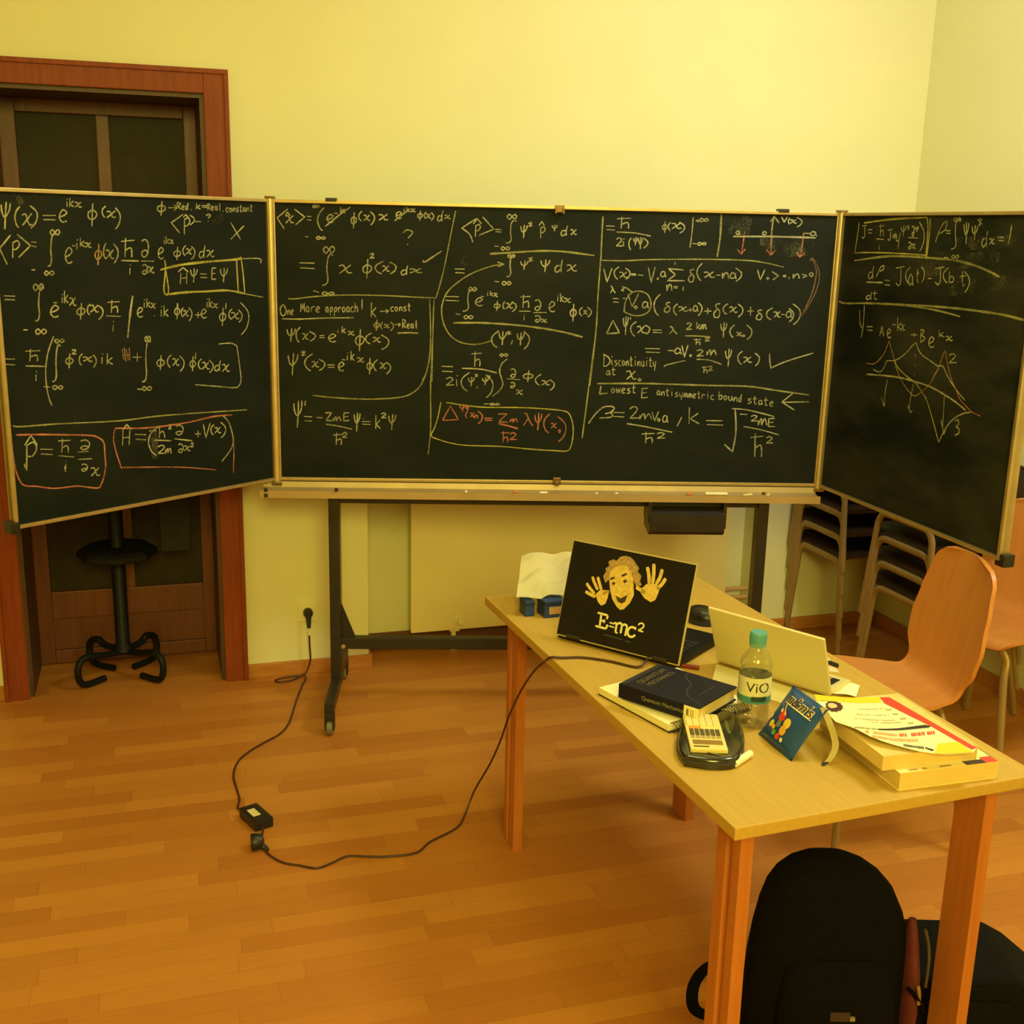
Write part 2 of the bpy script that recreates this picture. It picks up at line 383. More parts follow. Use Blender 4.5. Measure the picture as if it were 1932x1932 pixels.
# ---------------------------------------------------------------- chalk strokes: width mm, colour, points in mm on each panel
CHALK = {
'L': ('6 0 -913 902 -912 882 -907 870 -900 874 -891 888 -887 907;6 0 -898 910 -903 874 -908 837;6 0 -860 899 -872 885 -877 868 -874 850 -868 842;'
'6 0 -856 876 -845 878 -842 864 -836 850 -827 852;6 0 -828 881 -842 864 -857 848;6 0 -831 902 -814 887 -812 872 -820 853 -834 841;6 0 -796 876 -757 877;6 0 -795 865 -758 865;'
'6 0 -745 873 -731 878 -723 886 -733 893 -743 883 -746 869 -737 859 -724 863;6 0 -720 916 -721 901;6 0 -719 924 -718 921;6 0 -710 926 -713 901;'
'6 0 -700 918 -711 909 -711 909 -700 902;6 0 -697 914 -690 915 -687 908 -682 902 -675 903;6 0 -677 916 -687 908 -697 901;'
'6 0 -643 896 -655 888 -657 875 -648 868 -634 874 -630 887 -643 896;6 0 -640 914 -644 882 -647 849;6 0 -599 907 -609 899 -612 889 -609 880 -604 875;'
'6 0 -597 891 -587 892 -583 884 -578 876 -569 877;6 0 -570 894 -583 884 -598 874;6 0 -569 903 -556 889 -554 873 -561 855 -572 842;'
'6 0 -411 915 -424 910 -426 901 -416 896 -402 901 -398 909 -411 915;6 0 -409 927 -412 906 -415 884;6 0 -388 908 -359 909;6 0 -367 918 -359 909 -359 909 -368 900;'
'6 0 -356 925 -358 905;6 0 -357 924 -345 923 -347 917 -356 915 -356 915 -344 905;5 0 -340 909 -334 911 -331 914 -335 916 -340 912 -340 907 -336 904 -331 905;'
'5 0 -319 914 -324 914 -326 908 -324 904 -319 909;5 0 -316 925 -318 914 -319 904;6 0 -307 905 -305 903;6 0 -285 925 -287 907;6 0 -272 919 -285 913 -285 913 -272 907;'
'6 0 -267 918 -247 918;6 0 -266 913 -248 913;5 0 -245 924 -245 905;5 0 -245 923 -237 923 -238 917 -244 915 -244 915 -236 906;'
'5 0 -231 910 -226 912 -223 915 -226 918 -231 914 -231 909 -228 905 -223 907;5 0 -209 916 -214 918 -217 911 -215 906 -210 909 -209 917 -209 917 -209 908 -207 905;'
'5 0 -198 926 -199 909 -197 905;6 0 -187 904 -185 902;5 0 -166 912 -171 914 -175 907 -172 901 -166 902;5 0 -157 914 -162 909 -159 901 -153 907 -157 914;'
'5 0 -148 914 -149 902 -149 902 -144 914 -140 911 -140 902;5 0 -126 915 -133 914 -133 910 -128 908 -129 903 -136 903;5 0 -117 925 -118 908 -117 903 -113 906;5 0 -122 918 -111 919;'
'5 0 -100 915 -104 917 -108 910 -106 905 -101 908 -100 916 -100 916 -100 907 -98 904;5 0 -94 916 -95 905 -95 905 -90 916 -86 914 -86 905;5 0 -76 927 -77 910 -76 905 -72 908;'
'5 0 -81 920 -70 921;6 0 -336 890 -380 864 -380 864 -352 834;6 0 -332 876 -335 830;6 0 -334 874 -318 880 -313 869 -323 856 -333 856;6 0 -336 881 -327 889 -327 889 -318 882;'
'6 0 -312 888 -299 881 -296 874 -302 865 -313 859;6 0 -294 869 -272 869;6 0 -252 887 -245 892 -236 890 -238 886 -244 880;6 0 -246 872 -244 870;6 0 -159 869 -122 816;'
'6 0 -107 859 -161 816;6 0 -893 822 -927 786 -927 786 -909 743;6 0 -888 803 -892 761;6 0 -889 801 -875 807 -870 796 -880 784 -889 784;6 0 -874 824 -838 794 -838 794 -875 762;'
'6 0 -835 804 -820 803;6 0 -835 793 -821 791;6 0 -762 823 -767 827 -774 814 -779 783 -779 756 -784 740 -792 738;'
'6 0 -763 830 -770 838 -777 830 -771 823 -763 830 -754 838 -748 832 -755 824 -763 830;6 0 -841 728 -830 728;'
'6 0 -789 718 -796 724 -803 718 -797 713 -789 718 -780 724 -774 719 -781 713 -789 718;6 0 -736 763 -722 769 -715 780 -723 789 -734 776 -736 758 -728 745 -716 750;'
'6 0 -713 794 -703 794;6 0 -698 801 -699 783;6 0 -696 812 -696 809;6 0 -686 816 -688 791;6 0 -674 807 -686 799 -686 799 -675 791;6 0 -673 801 -666 802 -663 796 -660 790 -653 791;'
'6 0 -655 803 -663 796 -673 790;6 3 -631 782 -641 775 -643 763 -636 756 -625 762 -622 774 -631 782;6 3 -629 800 -632 769 -636 738;6 0 -605 802 -612 791 -615 777 -614 764 -610 757;'
'6 0 -608 780 -599 782 -595 770 -590 758 -581 759;6 0 -583 783 -595 770 -609 757;6 0 -581 800 -570 786 -568 772 -574 755 -584 744;6 0 -556 807 -511 811;6 0 -540 817 -546 761;'
'6 0 -544 781 -526 789 -522 778 -523 761;6 0 -560 752 -500 750;6 0 -531 730 -533 711;6 0 -530 740 -529 737;'
'6 0 -487 808 -473 813 -464 798 -469 771 -482 761 -489 772 -479 782 -467 777;6 0 -492 750 -447 749;6 0 -488 736 -479 739 -472 731 -475 716 -484 711 -490 716 -482 722 -474 719;'
'6 0 -470 731 -463 732 -460 724 -456 715 -448 716;6 0 -450 733 -460 724 -471 714;6 0 -431 770 -419 775 -413 783 -421 790 -429 780 -431 766 -424 756 -413 760;6 0 -407 813 -408 801;'
'6 0 -406 820 -406 818;6 0 -400 823 -402 801;6 0 -390 815 -400 808 -400 808 -390 801;6 0 -388 812 -383 813 -382 807 -379 802 -375 803;6 0 -376 813 -382 807 -388 801;'
'6 0 -363 781 -374 776 -376 768 -367 763 -355 767 -352 775 -363 781;6 0 -361 792 -364 772 -366 752;6 0 -331 796 -340 789 -343 779 -340 770 -335 765;'
'6 0 -331 785 -324 786 -321 778 -317 771 -310 772;6 0 -311 787 -321 778 -332 770;6 0 -312 794 -301 784 -299 774 -304 762 -314 754;6 0 -268 777 -278 777 -284 766 -277 758 -267 768;'
'6 0 -260 797 -265 777 -266 758;6 0 -256 780 -246 781 -242 772 -236 762 -227 764;6 0 -229 782 -242 772 -256 761;10 2 -427 723 -355 737 -256 746 -141 753 -120 760;'
'7 2 -410 752 -408 725 -418 663 -408 647 -401 665 -409 730;9 2 -411 648 -343 653 -260 654 -180 655 -113 643;7 2 -141 750 -138 651;7 2 -122 757 -116 703 -112 643;'
'5 0 -117 755 -48 755 -44 740;5 0 -116 643 -37 629;6 0 -364 716 -345 729 -345 729 -326 715;6 0 -354 713 -358 679;6 0 -332 713 -335 679;6 0 -356 696 -334 698;'
'6 0 -318 722 -316 710 -310 703 -303 705 -296 713 -293 724;6 0 -304 726 -306 705 -309 683;6 0 -283 709 -258 708;6 0 -282 698 -258 697;'
'6 0 -221 727 -237 726 -237 726 -240 691 -240 691 -223 692;6 0 -238 709 -225 710;6 0 -205 723 -204 710 -197 702 -189 704 -181 713 -177 725;6 0 -190 727 -192 704 -196 681;'
'6 0 -926 659 -894 657;6 0 -925 649 -895 647;6 0 -808 676 -814 681 -822 667 -827 634 -827 605 -832 589 -841 587;'
'6 0 -824 680 -832 689 -839 680 -833 671 -824 680 -815 689 -809 681 -817 672 -824 680;6 0 -878 564 -865 563;'
'6 0 -826 556 -835 564 -842 557 -836 549 -826 556 -817 563 -810 556 -818 549 -826 556;6 0 -792 609 -777 613 -768 621 -779 628 -790 618 -793 605 -783 595 -769 598;'
'6 0 -782 636 -771 635;6 0 -755 650 -756 634;6 0 -754 659 -753 656;6 0 -746 669 -749 633;6 0 -736 656 -747 645 -747 645 -737 633;6 0 -733 646 -725 647 -723 637 -719 626 -712 627;'
'6 0 -713 648 -723 637 -734 626;6 0 -698 619 -709 613 -712 604 -703 598 -691 602 -687 612 -698 619;6 0 -696 632 -699 608 -702 585;6 0 -668 628 -676 621 -679 611 -677 602 -672 597;'
'6 0 -669 623 -660 624 -656 614 -651 605 -643 605;6 0 -644 624 -656 614 -670 604;6 0 -643 623 -631 613 -629 602 -635 590 -645 582;6 0 -612 631 -572 632;6 0 -597 637 -602 600;'
'6 0 -600 613 -585 618 -580 610 -582 599;6 0 -619 592 -571 588;6 0 -598 565 -600 545;6 0 -597 576 -596 573;9 0 -527 648 -539 595 -552 523;'
'6 0 -514 595 -502 599 -496 606 -504 612 -512 604 -514 592 -507 583 -496 586;6 0 -489 627 -490 611;6 0 -488 636 -487 633;6 0 -479 638 -481 611;'
'6 0 -468 628 -479 620 -479 620 -468 611;6 0 -467 622 -461 622 -458 616 -455 609 -450 610;6 0 -451 623 -458 616 -467 609;6 0 -457 587 -455 584;6 0 -431 603 -432 582;'
'6 0 -429 614 -429 610;6 0 -420 616 -422 582;6 0 -406 603 -420 593 -420 593 -406 581;6 0 -373 607 -381 601 -383 591 -376 585 -367 589 -364 599 -373 607;'
'6 0 -371 621 -373 596 -376 571;6 0 -351 606 -357 599 -359 590 -357 581 -354 577;6 0 -352 596 -345 597 -342 589 -338 580 -331 581;6 0 -332 598 -342 589 -353 580;'
'6 0 -331 606 -322 595 -320 584 -324 572 -332 564;6 0 -309 582 -286 581;6 0 -297 590 -298 572;6 0 -285 583 -272 586 -266 593 -274 599 -283 591 -285 580 -277 571 -265 573;'
'6 0 -261 621 -262 603;6 0 -260 631 -259 628;6 0 -252 633 -254 603;6 0 -241 622 -252 612 -252 612 -241 602;6 0 -239 614 -232 614 -230 608 -226 601 -220 602;'
'6 0 -221 615 -230 608 -239 601;6 0 -202 584 -213 578 -215 566 -206 558 -195 564 -191 576 -202 584;6 0 -200 601 -203 571 -206 542;6 0 -188 615 -190 596;'
'6 0 -165 595 -175 587 -179 577 -175 567 -169 562;6 0 -170 582 -158 583 -154 573 -147 563 -137 564;6 0 -140 583 -154 573 -170 563;6 0 -140 591 -129 581 -126 571 -131 558 -141 551;'
'6 0 -131 615 -104 588 -99 561 -111 529 -133 509;6 0 -940 487 -909 484;6 0 -940 472 -910 468;6 0 -877 504 -833 503;6 0 -861 509 -866 475;6 0 -864 487 -847 491 -842 484 -844 474;'
'6 0 -880 463 -816 457;6 0 -851 436 -852 418;6 0 -849 446 -848 443;6 0 -789 541 -811 493 -822 435 -819 375 -810 344;'
'6 0 -770 511 -776 517 -783 501 -788 464 -789 432 -794 415 -803 412;6 0 -772 527 -780 532 -787 528 -781 522 -772 527 -764 532 -758 527 -765 522 -772 527;6 0 -830 400 -812 397;'
'6 0 -788 394 -796 400 -804 395 -797 389 -788 394 -779 398 -773 393 -780 388 -788 394;6 0 -745 477 -755 473 -757 464 -749 458 -738 462 -735 470 -745 477;'
'6 0 -743 489 -746 468 -749 446;6 0 -736 497 -729 499 -724 496 -728 492 -736 487 -736 487 -722 486;6 0 -703 486 -712 478 -715 468 -713 457 -708 452;'
'6 0 -704 475 -693 475 -688 469 -682 462 -672 462;6 0 -674 475 -688 469 -703 463;6 0 -670 480 -662 470 -661 460 -665 450 -672 443;6 0 -641 471 -643 452;6 0 -639 482 -639 479;'
'6 0 -623 481 -626 448;6 0 -607 468 -624 458 -624 458 -607 447;8 4 -573 491 -569 458;8 4 -566 495 -562 454;8 4 -559 490 -554 457;8 4 -549 494 -549 455;8 4 -575 471 -546 473;'
'6 0 -538 464 -508 462;6 0 -522 477 -524 450;6 0 -473 505 -480 512 -489 494 -494 450 -494 411 -500 390 -511 387;'
'6 0 -484 516 -488 524 -493 516 -489 508 -484 516 -478 524 -474 516 -479 508 -484 516;6 0 -529 366 -513 363;'
'6 0 -496 364 -504 371 -512 366 -505 359 -496 364 -486 370 -479 363 -487 358 -496 364;6 0 -442 451 -453 446 -455 436 -446 430 -433 434 -429 443 -442 451;'
'6 0 -439 464 -442 440 -445 416;6 0 -402 462 -414 453 -418 441 -414 429 -408 423;6 0 -400 448 -391 449 -387 439 -383 428 -374 429;6 0 -376 449 -387 439 -400 428;'
'6 0 -372 457 -360 444 -357 432 -363 417 -374 408;6 0 -324 439 -333 434 -335 424 -328 418 -317 422 -314 431 -324 439;6 0 -322 452 -325 428 -327 405;6 0 -312 463 -314 442;'
'6 0 -290 442 -300 435 -304 425 -301 415 -295 409;6 0 -290 429 -280 429 -276 419 -270 408 -261 408;6 0 -263 430 -276 419 -291 408;6 0 -262 436 -250 424 -247 414 -253 402 -263 395;'
'6 0 -226 415 -236 416 -242 405 -235 398 -225 406;6 0 -218 432 -223 415 -223 397;6 0 -213 416 -203 417 -198 406 -192 394 -183 395;6 0 -185 417 -198 406 -213 395;'
'6 0 -223 485 -176 485 -153 475 -149 459 -143 410 -139 361 -151 341 -170 338 -246 350 -320 361;6 5 -931 299 -909 293 -793 288 -601 275 -472 275 -336 270 -119 259;'
'7 1 -924 271 -863 265 -795 256 -702 243 -673 234 -653 215 -652 179 -651 138;5 1 -937 247 -937 217 -934 178;6 0 -901 238 -880 264 -880 264 -863 234;6 0 -894 240 -901 165;'
'6 0 -896 236 -874 244 -866 224 -881 204 -897 207;6 0 -855 221 -817 215;6 0 -854 207 -818 200;6 0 -799 238 -760 235;6 0 -785 243 -790 202;6 0 -788 216 -773 221 -769 212 -770 199;'
'6 0 -802 195 -752 184;6 0 -780 168 -781 152;6 0 -778 176 -778 174;6 0 -728 229 -712 230 -700 220 -705 206 -720 202 -730 209 -717 213 -703 208;6 0 -739 197 -705 195;'
'6 0 -740 175 -695 171;7 1 -613 254 -500 242 -365 242 -251 251 -180 248;5 1 -613 252 -620 221 -613 178 -598 125;6 0 -216 249 -193 222 -179 166 -191 132 -229 97;'
'5 1 -178 176 -178 125 -183 60;6 0 -586 244 -591 198;6 0 -563 241 -568 196;6 0 -588 221 -565 221;6 0 -587 246 -572 261 -572 261 -559 243;6 0 -546 227 -507 221;6 0 -545 212 -508 205;'
'6 0 -460 243 -490 223 -500 196 -491 167 -474 150;6 0 -496 232 -469 229;6 0 -458 241 -460 205;6 0 -460 219 -447 225 -442 214 -441 203;'
'6 0 -425 241 -420 243 -416 240 -419 235 -426 230 -426 230 -414 229;6 0 -482 201 -418 191;6 0 -467 177 -454 181 -444 174 -452 166 -468 157 -468 157 -441 154;'
'6 0 -440 165 -441 153 -441 153 -434 167 -432 165 -433 152 -433 152 -426 166 -422 163 -420 150;6 0 -398 235 -383 237 -372 226 -377 211 -390 206 -399 214 -388 218 -375 214;'
'6 0 -406 196 -340 181;6 0 -392 175 -382 176 -375 167 -378 153 -387 148 -393 155 -385 160 -376 155;6 0 -371 167 -363 167 -360 159 -355 151 -348 151;6 0 -349 166 -360 159 -371 152;'
'6 0 -346 172 -340 174 -336 171 -339 167 -346 162 -346 162 -335 161;6 0 -328 202 -305 200;6 0 -316 212 -317 190;6 0 -295 231 -287 184 -287 184 -268 231;'
'6 0 -253 224 -263 217 -266 207 -263 196 -257 190;6 0 -252 213 -243 213 -240 204 -235 195 -227 195;6 0 -229 213 -240 204 -252 196;6 0 -227 229 -211 214 -208 200 -215 186 -228 177;'
'6 1 -935 190 -931 161 -915 125 -875 114 -823 100 -778 97 -742 94 -684 79 -669 91 -658 116 -651 146;6 0 -730 157 -720 158 -712 150 -716 140 -725 137 -731 142 -723 145 -714 142;'
'6 0 -701 142 -690 142 -687 130 -681 118 -672 118;6 0 -674 141 -687 130 -701 119;6 0 -785 161 -782 143;5 1 -604 131 -477 114 -372 98 -251 72;5 1 -182 84 -183 52;'
'6 0 -906 186 -905 173;28 6 -869 936 -861 921 -854 905;28 6 -817 938 -805 931 -789 911;35 6 -228 861 -205 875 -187 889;35 6 -554 215 -533 214 -513 203;'
'35 6 -484 255 -479 203 -480 142'),
'C': ('6 0 57 916 21 887 21 887 44 852;6 0 49 895 56 906 56 906 64 895;6 0 49 893 58 894 62 884 68 873 76 874;6 0 74 896 62 884 49 871;6 0 79 916 112 892 112 892 81 866;'
'6 0 120 894 134 894;6 0 120 883 134 882;6 0 176 923 160 904 154 882 160 860 170 849;6 0 150 927 144 931 139 926 144 922 150 927 155 931 160 927 155 923 150 927;6 0 112 829 123 828;'
'6 0 164 825 156 830 149 825 156 821 164 825 172 830 179 826 172 822 164 825;6 0 186 886 199 890 205 897 196 902 187 894 186 884 195 876 206 879;6 0 179 863 222 898 262 927;'
'6 0 208 906 221 906;6 0 231 926 230 907;6 0 245 920 231 913 231 913 246 908;6 0 274 897 266 890 265 880 271 874 280 879 282 890 274 897;6 0 275 911 274 885 272 859;'
'6 0 301 915 293 907 290 898 293 888 299 883;6 0 306 901 313 902 317 894 321 886 328 887;6 0 326 904 317 894 306 885;6 0 328 914 339 904 342 893 337 880 329 871;'
'6 0 356 904 367 905 371 897 377 889 387 890;6 0 384 907 371 897 357 887;6 0 414 903 426 907 431 912 423 916 415 910 414 901 422 894 432 897;6 0 408 886 437 909 457 924;'
'6 0 440 926 440 915;6 0 441 931 441 930;6 0 449 931 449 915;6 0 458 926 450 921 450 921 459 916;6 0 461 925 467 926 469 921 473 917 478 918;6 0 476 927 469 921 461 916;'
'6 0 493 912 486 908 485 902 491 898 499 902 501 908 493 912;6 0 494 921 493 905 492 889;6 0 513 917 508 912 507 905 509 899 512 896;6 0 511 910 517 911 520 904 524 898 529 899;'
'6 0 527 912 520 904 512 897;6 0 529 916 536 910 538 903 535 896 529 890;6 0 563 905 555 905 551 895 556 888 564 897;6 0 569 923 565 905 566 888;'
'6 0 574 907 581 908 584 903 588 898 595 898;6 0 592 909 584 903 574 897;6 0 436 848 450 858 467 853 465 844 453 831;6 0 450 813 453 809;6 0 91 743 141 743;6 0 93 727 141 725;'
'6 0 204 769 195 774 186 759 182 723 185 692 179 675 166 671;6 0 190 788 180 798 172 787 180 776 190 788 201 799 209 789 200 778 190 788;6 0 135 653 154 647;'
'6 0 185 644 174 649 165 644 174 639 185 644 196 649 205 645 196 640 185 644;6 0 223 736 237 738 244 726 253 714 266 715;6 0 262 740 244 726 224 711;'
'6 0 317 742 305 734 303 721 313 714 327 721 331 734 317 742;6 0 319 761 317 728 315 696;6 0 326 775 333 779 338 776 334 771 326 764 326 764 341 765;'
'6 0 371 754 350 743 343 731 351 719 365 713;6 0 367 737 375 739 379 730 384 722 392 723;6 0 389 740 379 730 368 720;6 0 391 752 409 743 413 733 407 722 393 713;'
'6 0 445 726 436 726 430 716 437 710 447 718;6 0 452 742 448 726 449 710;6 0 458 730 472 731 479 725 487 719 500 720;6 0 496 733 479 725 459 717;7 0 502 760 510 755 536 772 566 792;'
'6 5 50 625 73 624 139 633 239 640 371 641 504 637 544 637;6 5 611 924 595 844 573 730 550 645 544 636;5 5 541 635 538 532 536 353;5 5 526 631 530 532 529 465 520 397 502 356;'
'6 0 35 605 25 594 25 575 34 567 44 583 35 605;5 0 49 586 48 570 48 570 52 586 56 583 56 570;5 0 60 578 65 581 67 585 64 589 61 583 60 576 63 571 67 573;'
'5 0 92 581 94 609 94 609 99 590 99 590 104 611 104 611 106 581;5 0 116 601 111 593 115 581 121 589 116 601;5 0 128 598 128 581;5 0 128 591 133 600 139 598;'
'5 0 144 588 151 591 155 596 150 600 145 594 144 586 149 581 155 583;5 0 184 596 179 599 176 590 178 582 183 586 184 597 184 597 184 585 186 581;5 0 192 596 191 569;'
'5 0 191 595 197 599 199 592 195 584 192 584;5 0 206 597 205 569;5 0 205 595 211 599 213 592 210 585 206 585;5 0 218 598 219 582;5 0 219 591 223 599 228 598;'
'5 0 237 601 232 594 235 583 241 590 237 601;5 0 254 599 250 601 246 592 248 584 254 589 254 600 254 600 255 587 256 583;5 0 269 599 265 602 260 593 264 584 270 586;'
'5 0 275 615 274 584;5 0 275 596 280 603 283 593 283 584;6 0 299 627 298 594;6 0 29 557 88 557 171 562 271 565;6 0 330 617 329 568;6 0 345 600 331 584 331 584 346 568;'
'6 0 359 588 387 589;6 0 379 595 387 589 387 589 379 582;5 0 404 602 400 604 395 597 398 589 405 591;5 0 414 605 409 599 413 590 418 596 414 605;'
'5 0 424 604 424 590 424 590 428 604 432 601 433 591;5 0 447 605 440 604 440 600 446 597 445 592 437 591;5 0 456 617 456 597 457 592 461 594;5 0 451 608 463 609;'
'6 0 347 550 340 545 339 538 345 534 354 537 356 545 347 550;6 0 348 560 347 542 346 523;6 0 367 552 363 546 361 539 363 532 366 529;6 0 371 544 378 544 381 539 385 534 391 535;'
'6 0 389 545 381 539 372 533;6 0 394 553 402 546 404 539 401 530 394 524;6 0 407 545 427 545;6 0 421 551 427 545 427 545 421 538;6 0 435 563 435 533;'
'6 0 435 562 443 560 443 552 436 548 436 548 445 534;5 0 450 539 455 541 458 545 454 548 450 544 450 538 454 533 458 535;'
'5 0 471 546 466 548 463 541 465 534 470 538 471 547 471 547 471 536 473 533;6 0 481 561 481 538 483 533;7 0 417 516 454 518 488 517;6 0 45 522 47 509 54 501 62 503 70 513 73 524;'
'6 0 61 526 59 503 56 480;6 0 90 530 78 517 75 502 79 486 85 479;6 0 96 507 103 508 106 499 111 490 117 491;6 0 116 510 106 499 96 488;6 0 119 516 136 508 140 500 133 490 120 483;'
'6 0 154 503 171 503;6 0 154 496 171 496;6 0 186 493 201 497 208 504 198 509 187 501 186 490 196 482 209 485;6 0 216 521 216 513;6 0 217 526 217 525;6 0 231 536 230 513;'
'6 0 241 528 232 520 232 520 242 513;6 0 249 518 257 519 260 513 265 507 272 508;6 0 270 520 260 513 250 506;6 0 290 506 278 497 276 482 286 473 300 481 304 496 290 506;'
'6 0 292 527 290 490 288 452;6 0 330 515 314 505 309 494 315 483 325 478;6 0 334 499 343 500 347 493 353 485 361 486;6 0 358 501 347 493 335 484;'
'6 0 362 509 383 497 388 484 380 469 363 459;6 0 47 435 49 414 57 401 66 405 76 420 80 440;6 0 65 443 62 405 59 366;6 0 90 447 106 436;6 0 105 449 91 433;6 0 98 451 98 432;'
'6 0 130 441 109 426 102 408 110 391 122 382;6 0 126 413 134 414 138 405 143 396 151 398;6 0 148 415 138 405 126 395;6 0 150 423 166 414 170 404 163 392 150 384;6 0 179 404 203 404;'
'6 0 180 396 203 396;6 0 217 396 229 401 235 408 227 414 218 405 217 393 225 384 235 387;6 0 229 423 240 422;6 0 247 438 247 421;6 0 248 447 248 444;6 0 260 453 259 420;'
'6 0 270 442 261 431 261 431 270 420;6 0 280 429 288 430 292 423 296 416 304 417;6 0 301 431 292 423 281 414;6 0 323 415 315 408 314 397 321 390 329 396 332 407 323 415;'
'6 0 324 431 323 402 322 374;6 0 350 425 339 415 336 403 340 392 346 386;6 0 357 412 364 413 368 404 372 395 379 397;6 0 377 414 368 404 358 394;'
'6 0 379 417 391 407 394 397 389 385 380 376;6 5 530 505 528 444 515 380 492 333 456 305 409 294 356 290 302 288 213 291 128 298;5 5 537 498 531 344 532 188 523 96;'
'6 0 62 270 64 244 71 228 79 232 87 251 91 275;6 0 78 279 76 232 72 185;6 0 89 281 88 262;6 0 102 280 100 262;6 0 96 225 124 224;6 0 97 210 123 209;6 0 139 222 161 221;'
'6 0 169 238 191 240 191 240 171 212 171 212 193 211;6 0 197 221 196 211 196 211 204 224 206 222 206 211 206 211 214 224 218 222 222 211;'
'6 0 251 240 233 239 233 239 232 211 232 211 251 213;6 0 233 226 248 227;6 0 169 199 212 193 260 183;6 0 194 161 230 164;6 0 207 169 205 127;6 0 205 141 219 148 223 140 222 127;'
'6 0 227 167 235 171 242 167 237 161 226 153 226 153 244 154;6 0 268 234 270 216 275 205 280 208 286 221 289 238;6 0 280 241 278 208 276 175;6 0 294 210 324 210;6 0 296 201 324 200;'
'6 0 300 222 301 220;6 0 343 233 342 185;6 0 357 216 344 201 344 201 358 186;6 0 361 237 370 241 377 237 372 232 361 224 361 224 379 225;'
'6 0 387 232 389 216 395 207 402 210 409 221 412 235;6 0 401 237 399 210 397 183;6 0 679 899 653 882 632 868 632 868 655 852 664 838 669 823;6 0 670 882 683 900 683 900 698 883;'
'6 0 678 877 678 841;6 0 677 875 689 881 694 872 687 861 679 861;6 0 701 906 739 867 739 867 690 846;6 0 744 866 765 866;6 0 745 859 765 858;'
'6 0 815 894 806 897 797 886 795 860 798 838 793 825 780 823;6 0 799 908 790 916 783 908 790 900 799 908 808 916 815 909 808 902 799 908;6 0 743 812 757 811;'
'6 0 779 805 771 810 765 805 771 799 779 805 787 810 794 806 788 800 779 805;6 0 829 879 831 867 837 860 843 862 849 871 851 882;6 0 841 883 840 862 839 840;6 0 854 890 868 880;'
'6 0 867 892 856 878;6 0 861 894 861 877;6 0 890 881 899 896 899 896 908 882;6 0 896 875 897 841;6 0 895 873 906 878 911 869 905 860 897 860;'
'6 0 934 884 936 878 941 874 945 875 950 880 952 885;6 0 944 886 943 875 942 865;6 0 980 867 970 867 965 857 972 850 981 859;6 0 986 884 982 867 983 851;'
'6 0 996 870 1004 871 1007 863 1012 856 1019 857;6 0 1016 872 1007 863 998 854;9 5 727 786 790 791 890 799 973 799 1081 788;6 0 610 734 643 734;6 0 612 722 643 721;'
'6 5 771 753 728 744 669 721 622 691 586 657 570 621 567 588 574 551 594 515 625 492 662 483 702 485 743 498;6 0 753 760 775 753 775 753 755 744;'
'6 0 813 779 805 783 798 772 796 748 799 727 795 715 785 712;6 0 800 780 793 785 788 780 793 775 800 780 806 785 812 781 806 776 800 780;6 0 745 696 760 694;'
'6 0 785 690 777 696 770 690 777 684 785 690 793 696 800 691 793 685 785 690;6 0 832 764 834 755 840 750 847 752 854 758 857 766;6 0 846 767 845 752 843 736;6 0 857 776 873 766;'
'6 0 872 778 859 763;6 0 865 779 865 762;6 0 900 768 903 756 911 749 919 751 927 760 930 770;6 0 917 772 916 751 914 730;6 0 966 752 954 751 948 738 956 730 968 741;'
'6 0 973 773 969 752 970 730;6 0 987 754 999 755 1005 745 1012 736 1023 737;6 0 1019 757 1005 745 989 734;6 0 578 642 625 642;6 0 580 629 626 628;'
'6 0 677 662 667 666 657 655 655 630 658 609 652 597 639 594;6 0 671 668 664 674 658 668 664 662 671 668 678 674 684 669 678 663 671 668;6 0 615 585 629 582;'
'6 0 658 574 650 580 643 574 650 568 658 574 666 580 673 575 667 569 658 574;6 0 682 624 697 628 705 635 694 640 684 632 682 621 693 613 706 616;6 0 699 645 711 644;'
'6 0 722 658 722 647;6 0 723 663 723 662;6 0 731 664 731 647;6 0 739 658 732 652 732 652 740 647;6 0 742 655 747 656 749 651 752 646 757 646;6 0 755 657 749 651 742 645;'
'6 0 755 622 747 618 746 611 753 607 762 610 764 617 755 622;6 0 756 631 755 614 754 597;6 0 782 630 777 623 775 615 777 607 781 604;6 0 785 622 792 623 796 615 801 608 809 609;'
'6 0 806 625 796 615 786 606;6 0 804 629 817 621 820 612 815 602 806 595;6 0 832 645 868 648;6 0 844 653 843 610;6 0 844 625 858 632 862 623 862 610;6 0 830 598 869 598;'
'6 0 847 581 848 567;6 0 848 588 849 586;6 0 883 633 894 637 903 626 901 608 891 601 884 608 892 615 902 612;6 0 879 594 924 595;'
'6 0 885 582 895 584 903 578 901 567 892 562 886 567 893 571 902 569;6 0 905 571 913 572 916 567 921 562 928 563;6 0 925 572 916 567 906 562;'
'6 0 933 611 945 616 951 625 942 632 933 621 933 608 942 598 953 601;6 0 961 649 961 634;6 0 961 657 961 654;6 0 970 660 971 632;6 0 980 651 971 641 971 641 982 632;'
'6 0 982 643 990 644 994 638 999 631 1007 632;6 0 1004 645 994 638 984 630;6 0 1015 609 1007 602 1006 590 1014 583 1023 589 1025 601 1015 609;6 0 1016 626 1016 596 1015 566;'
'6 0 1047 615 1039 608 1037 599 1040 590 1046 585;6 0 1050 603 1055 604 1057 598 1061 592 1066 593;6 0 1063 605 1057 598 1050 591;6 0 1062 616 1074 607 1077 599 1073 589 1065 582;'
'9 5 607 554 711 556 829 550 914 541 989 529 1051 514;6 0 763 530 744 515 738 498 746 481 758 473;6 0 763 524 766 511 772 503 779 505 786 515 789 526;6 0 777 529 776 505 775 482;'
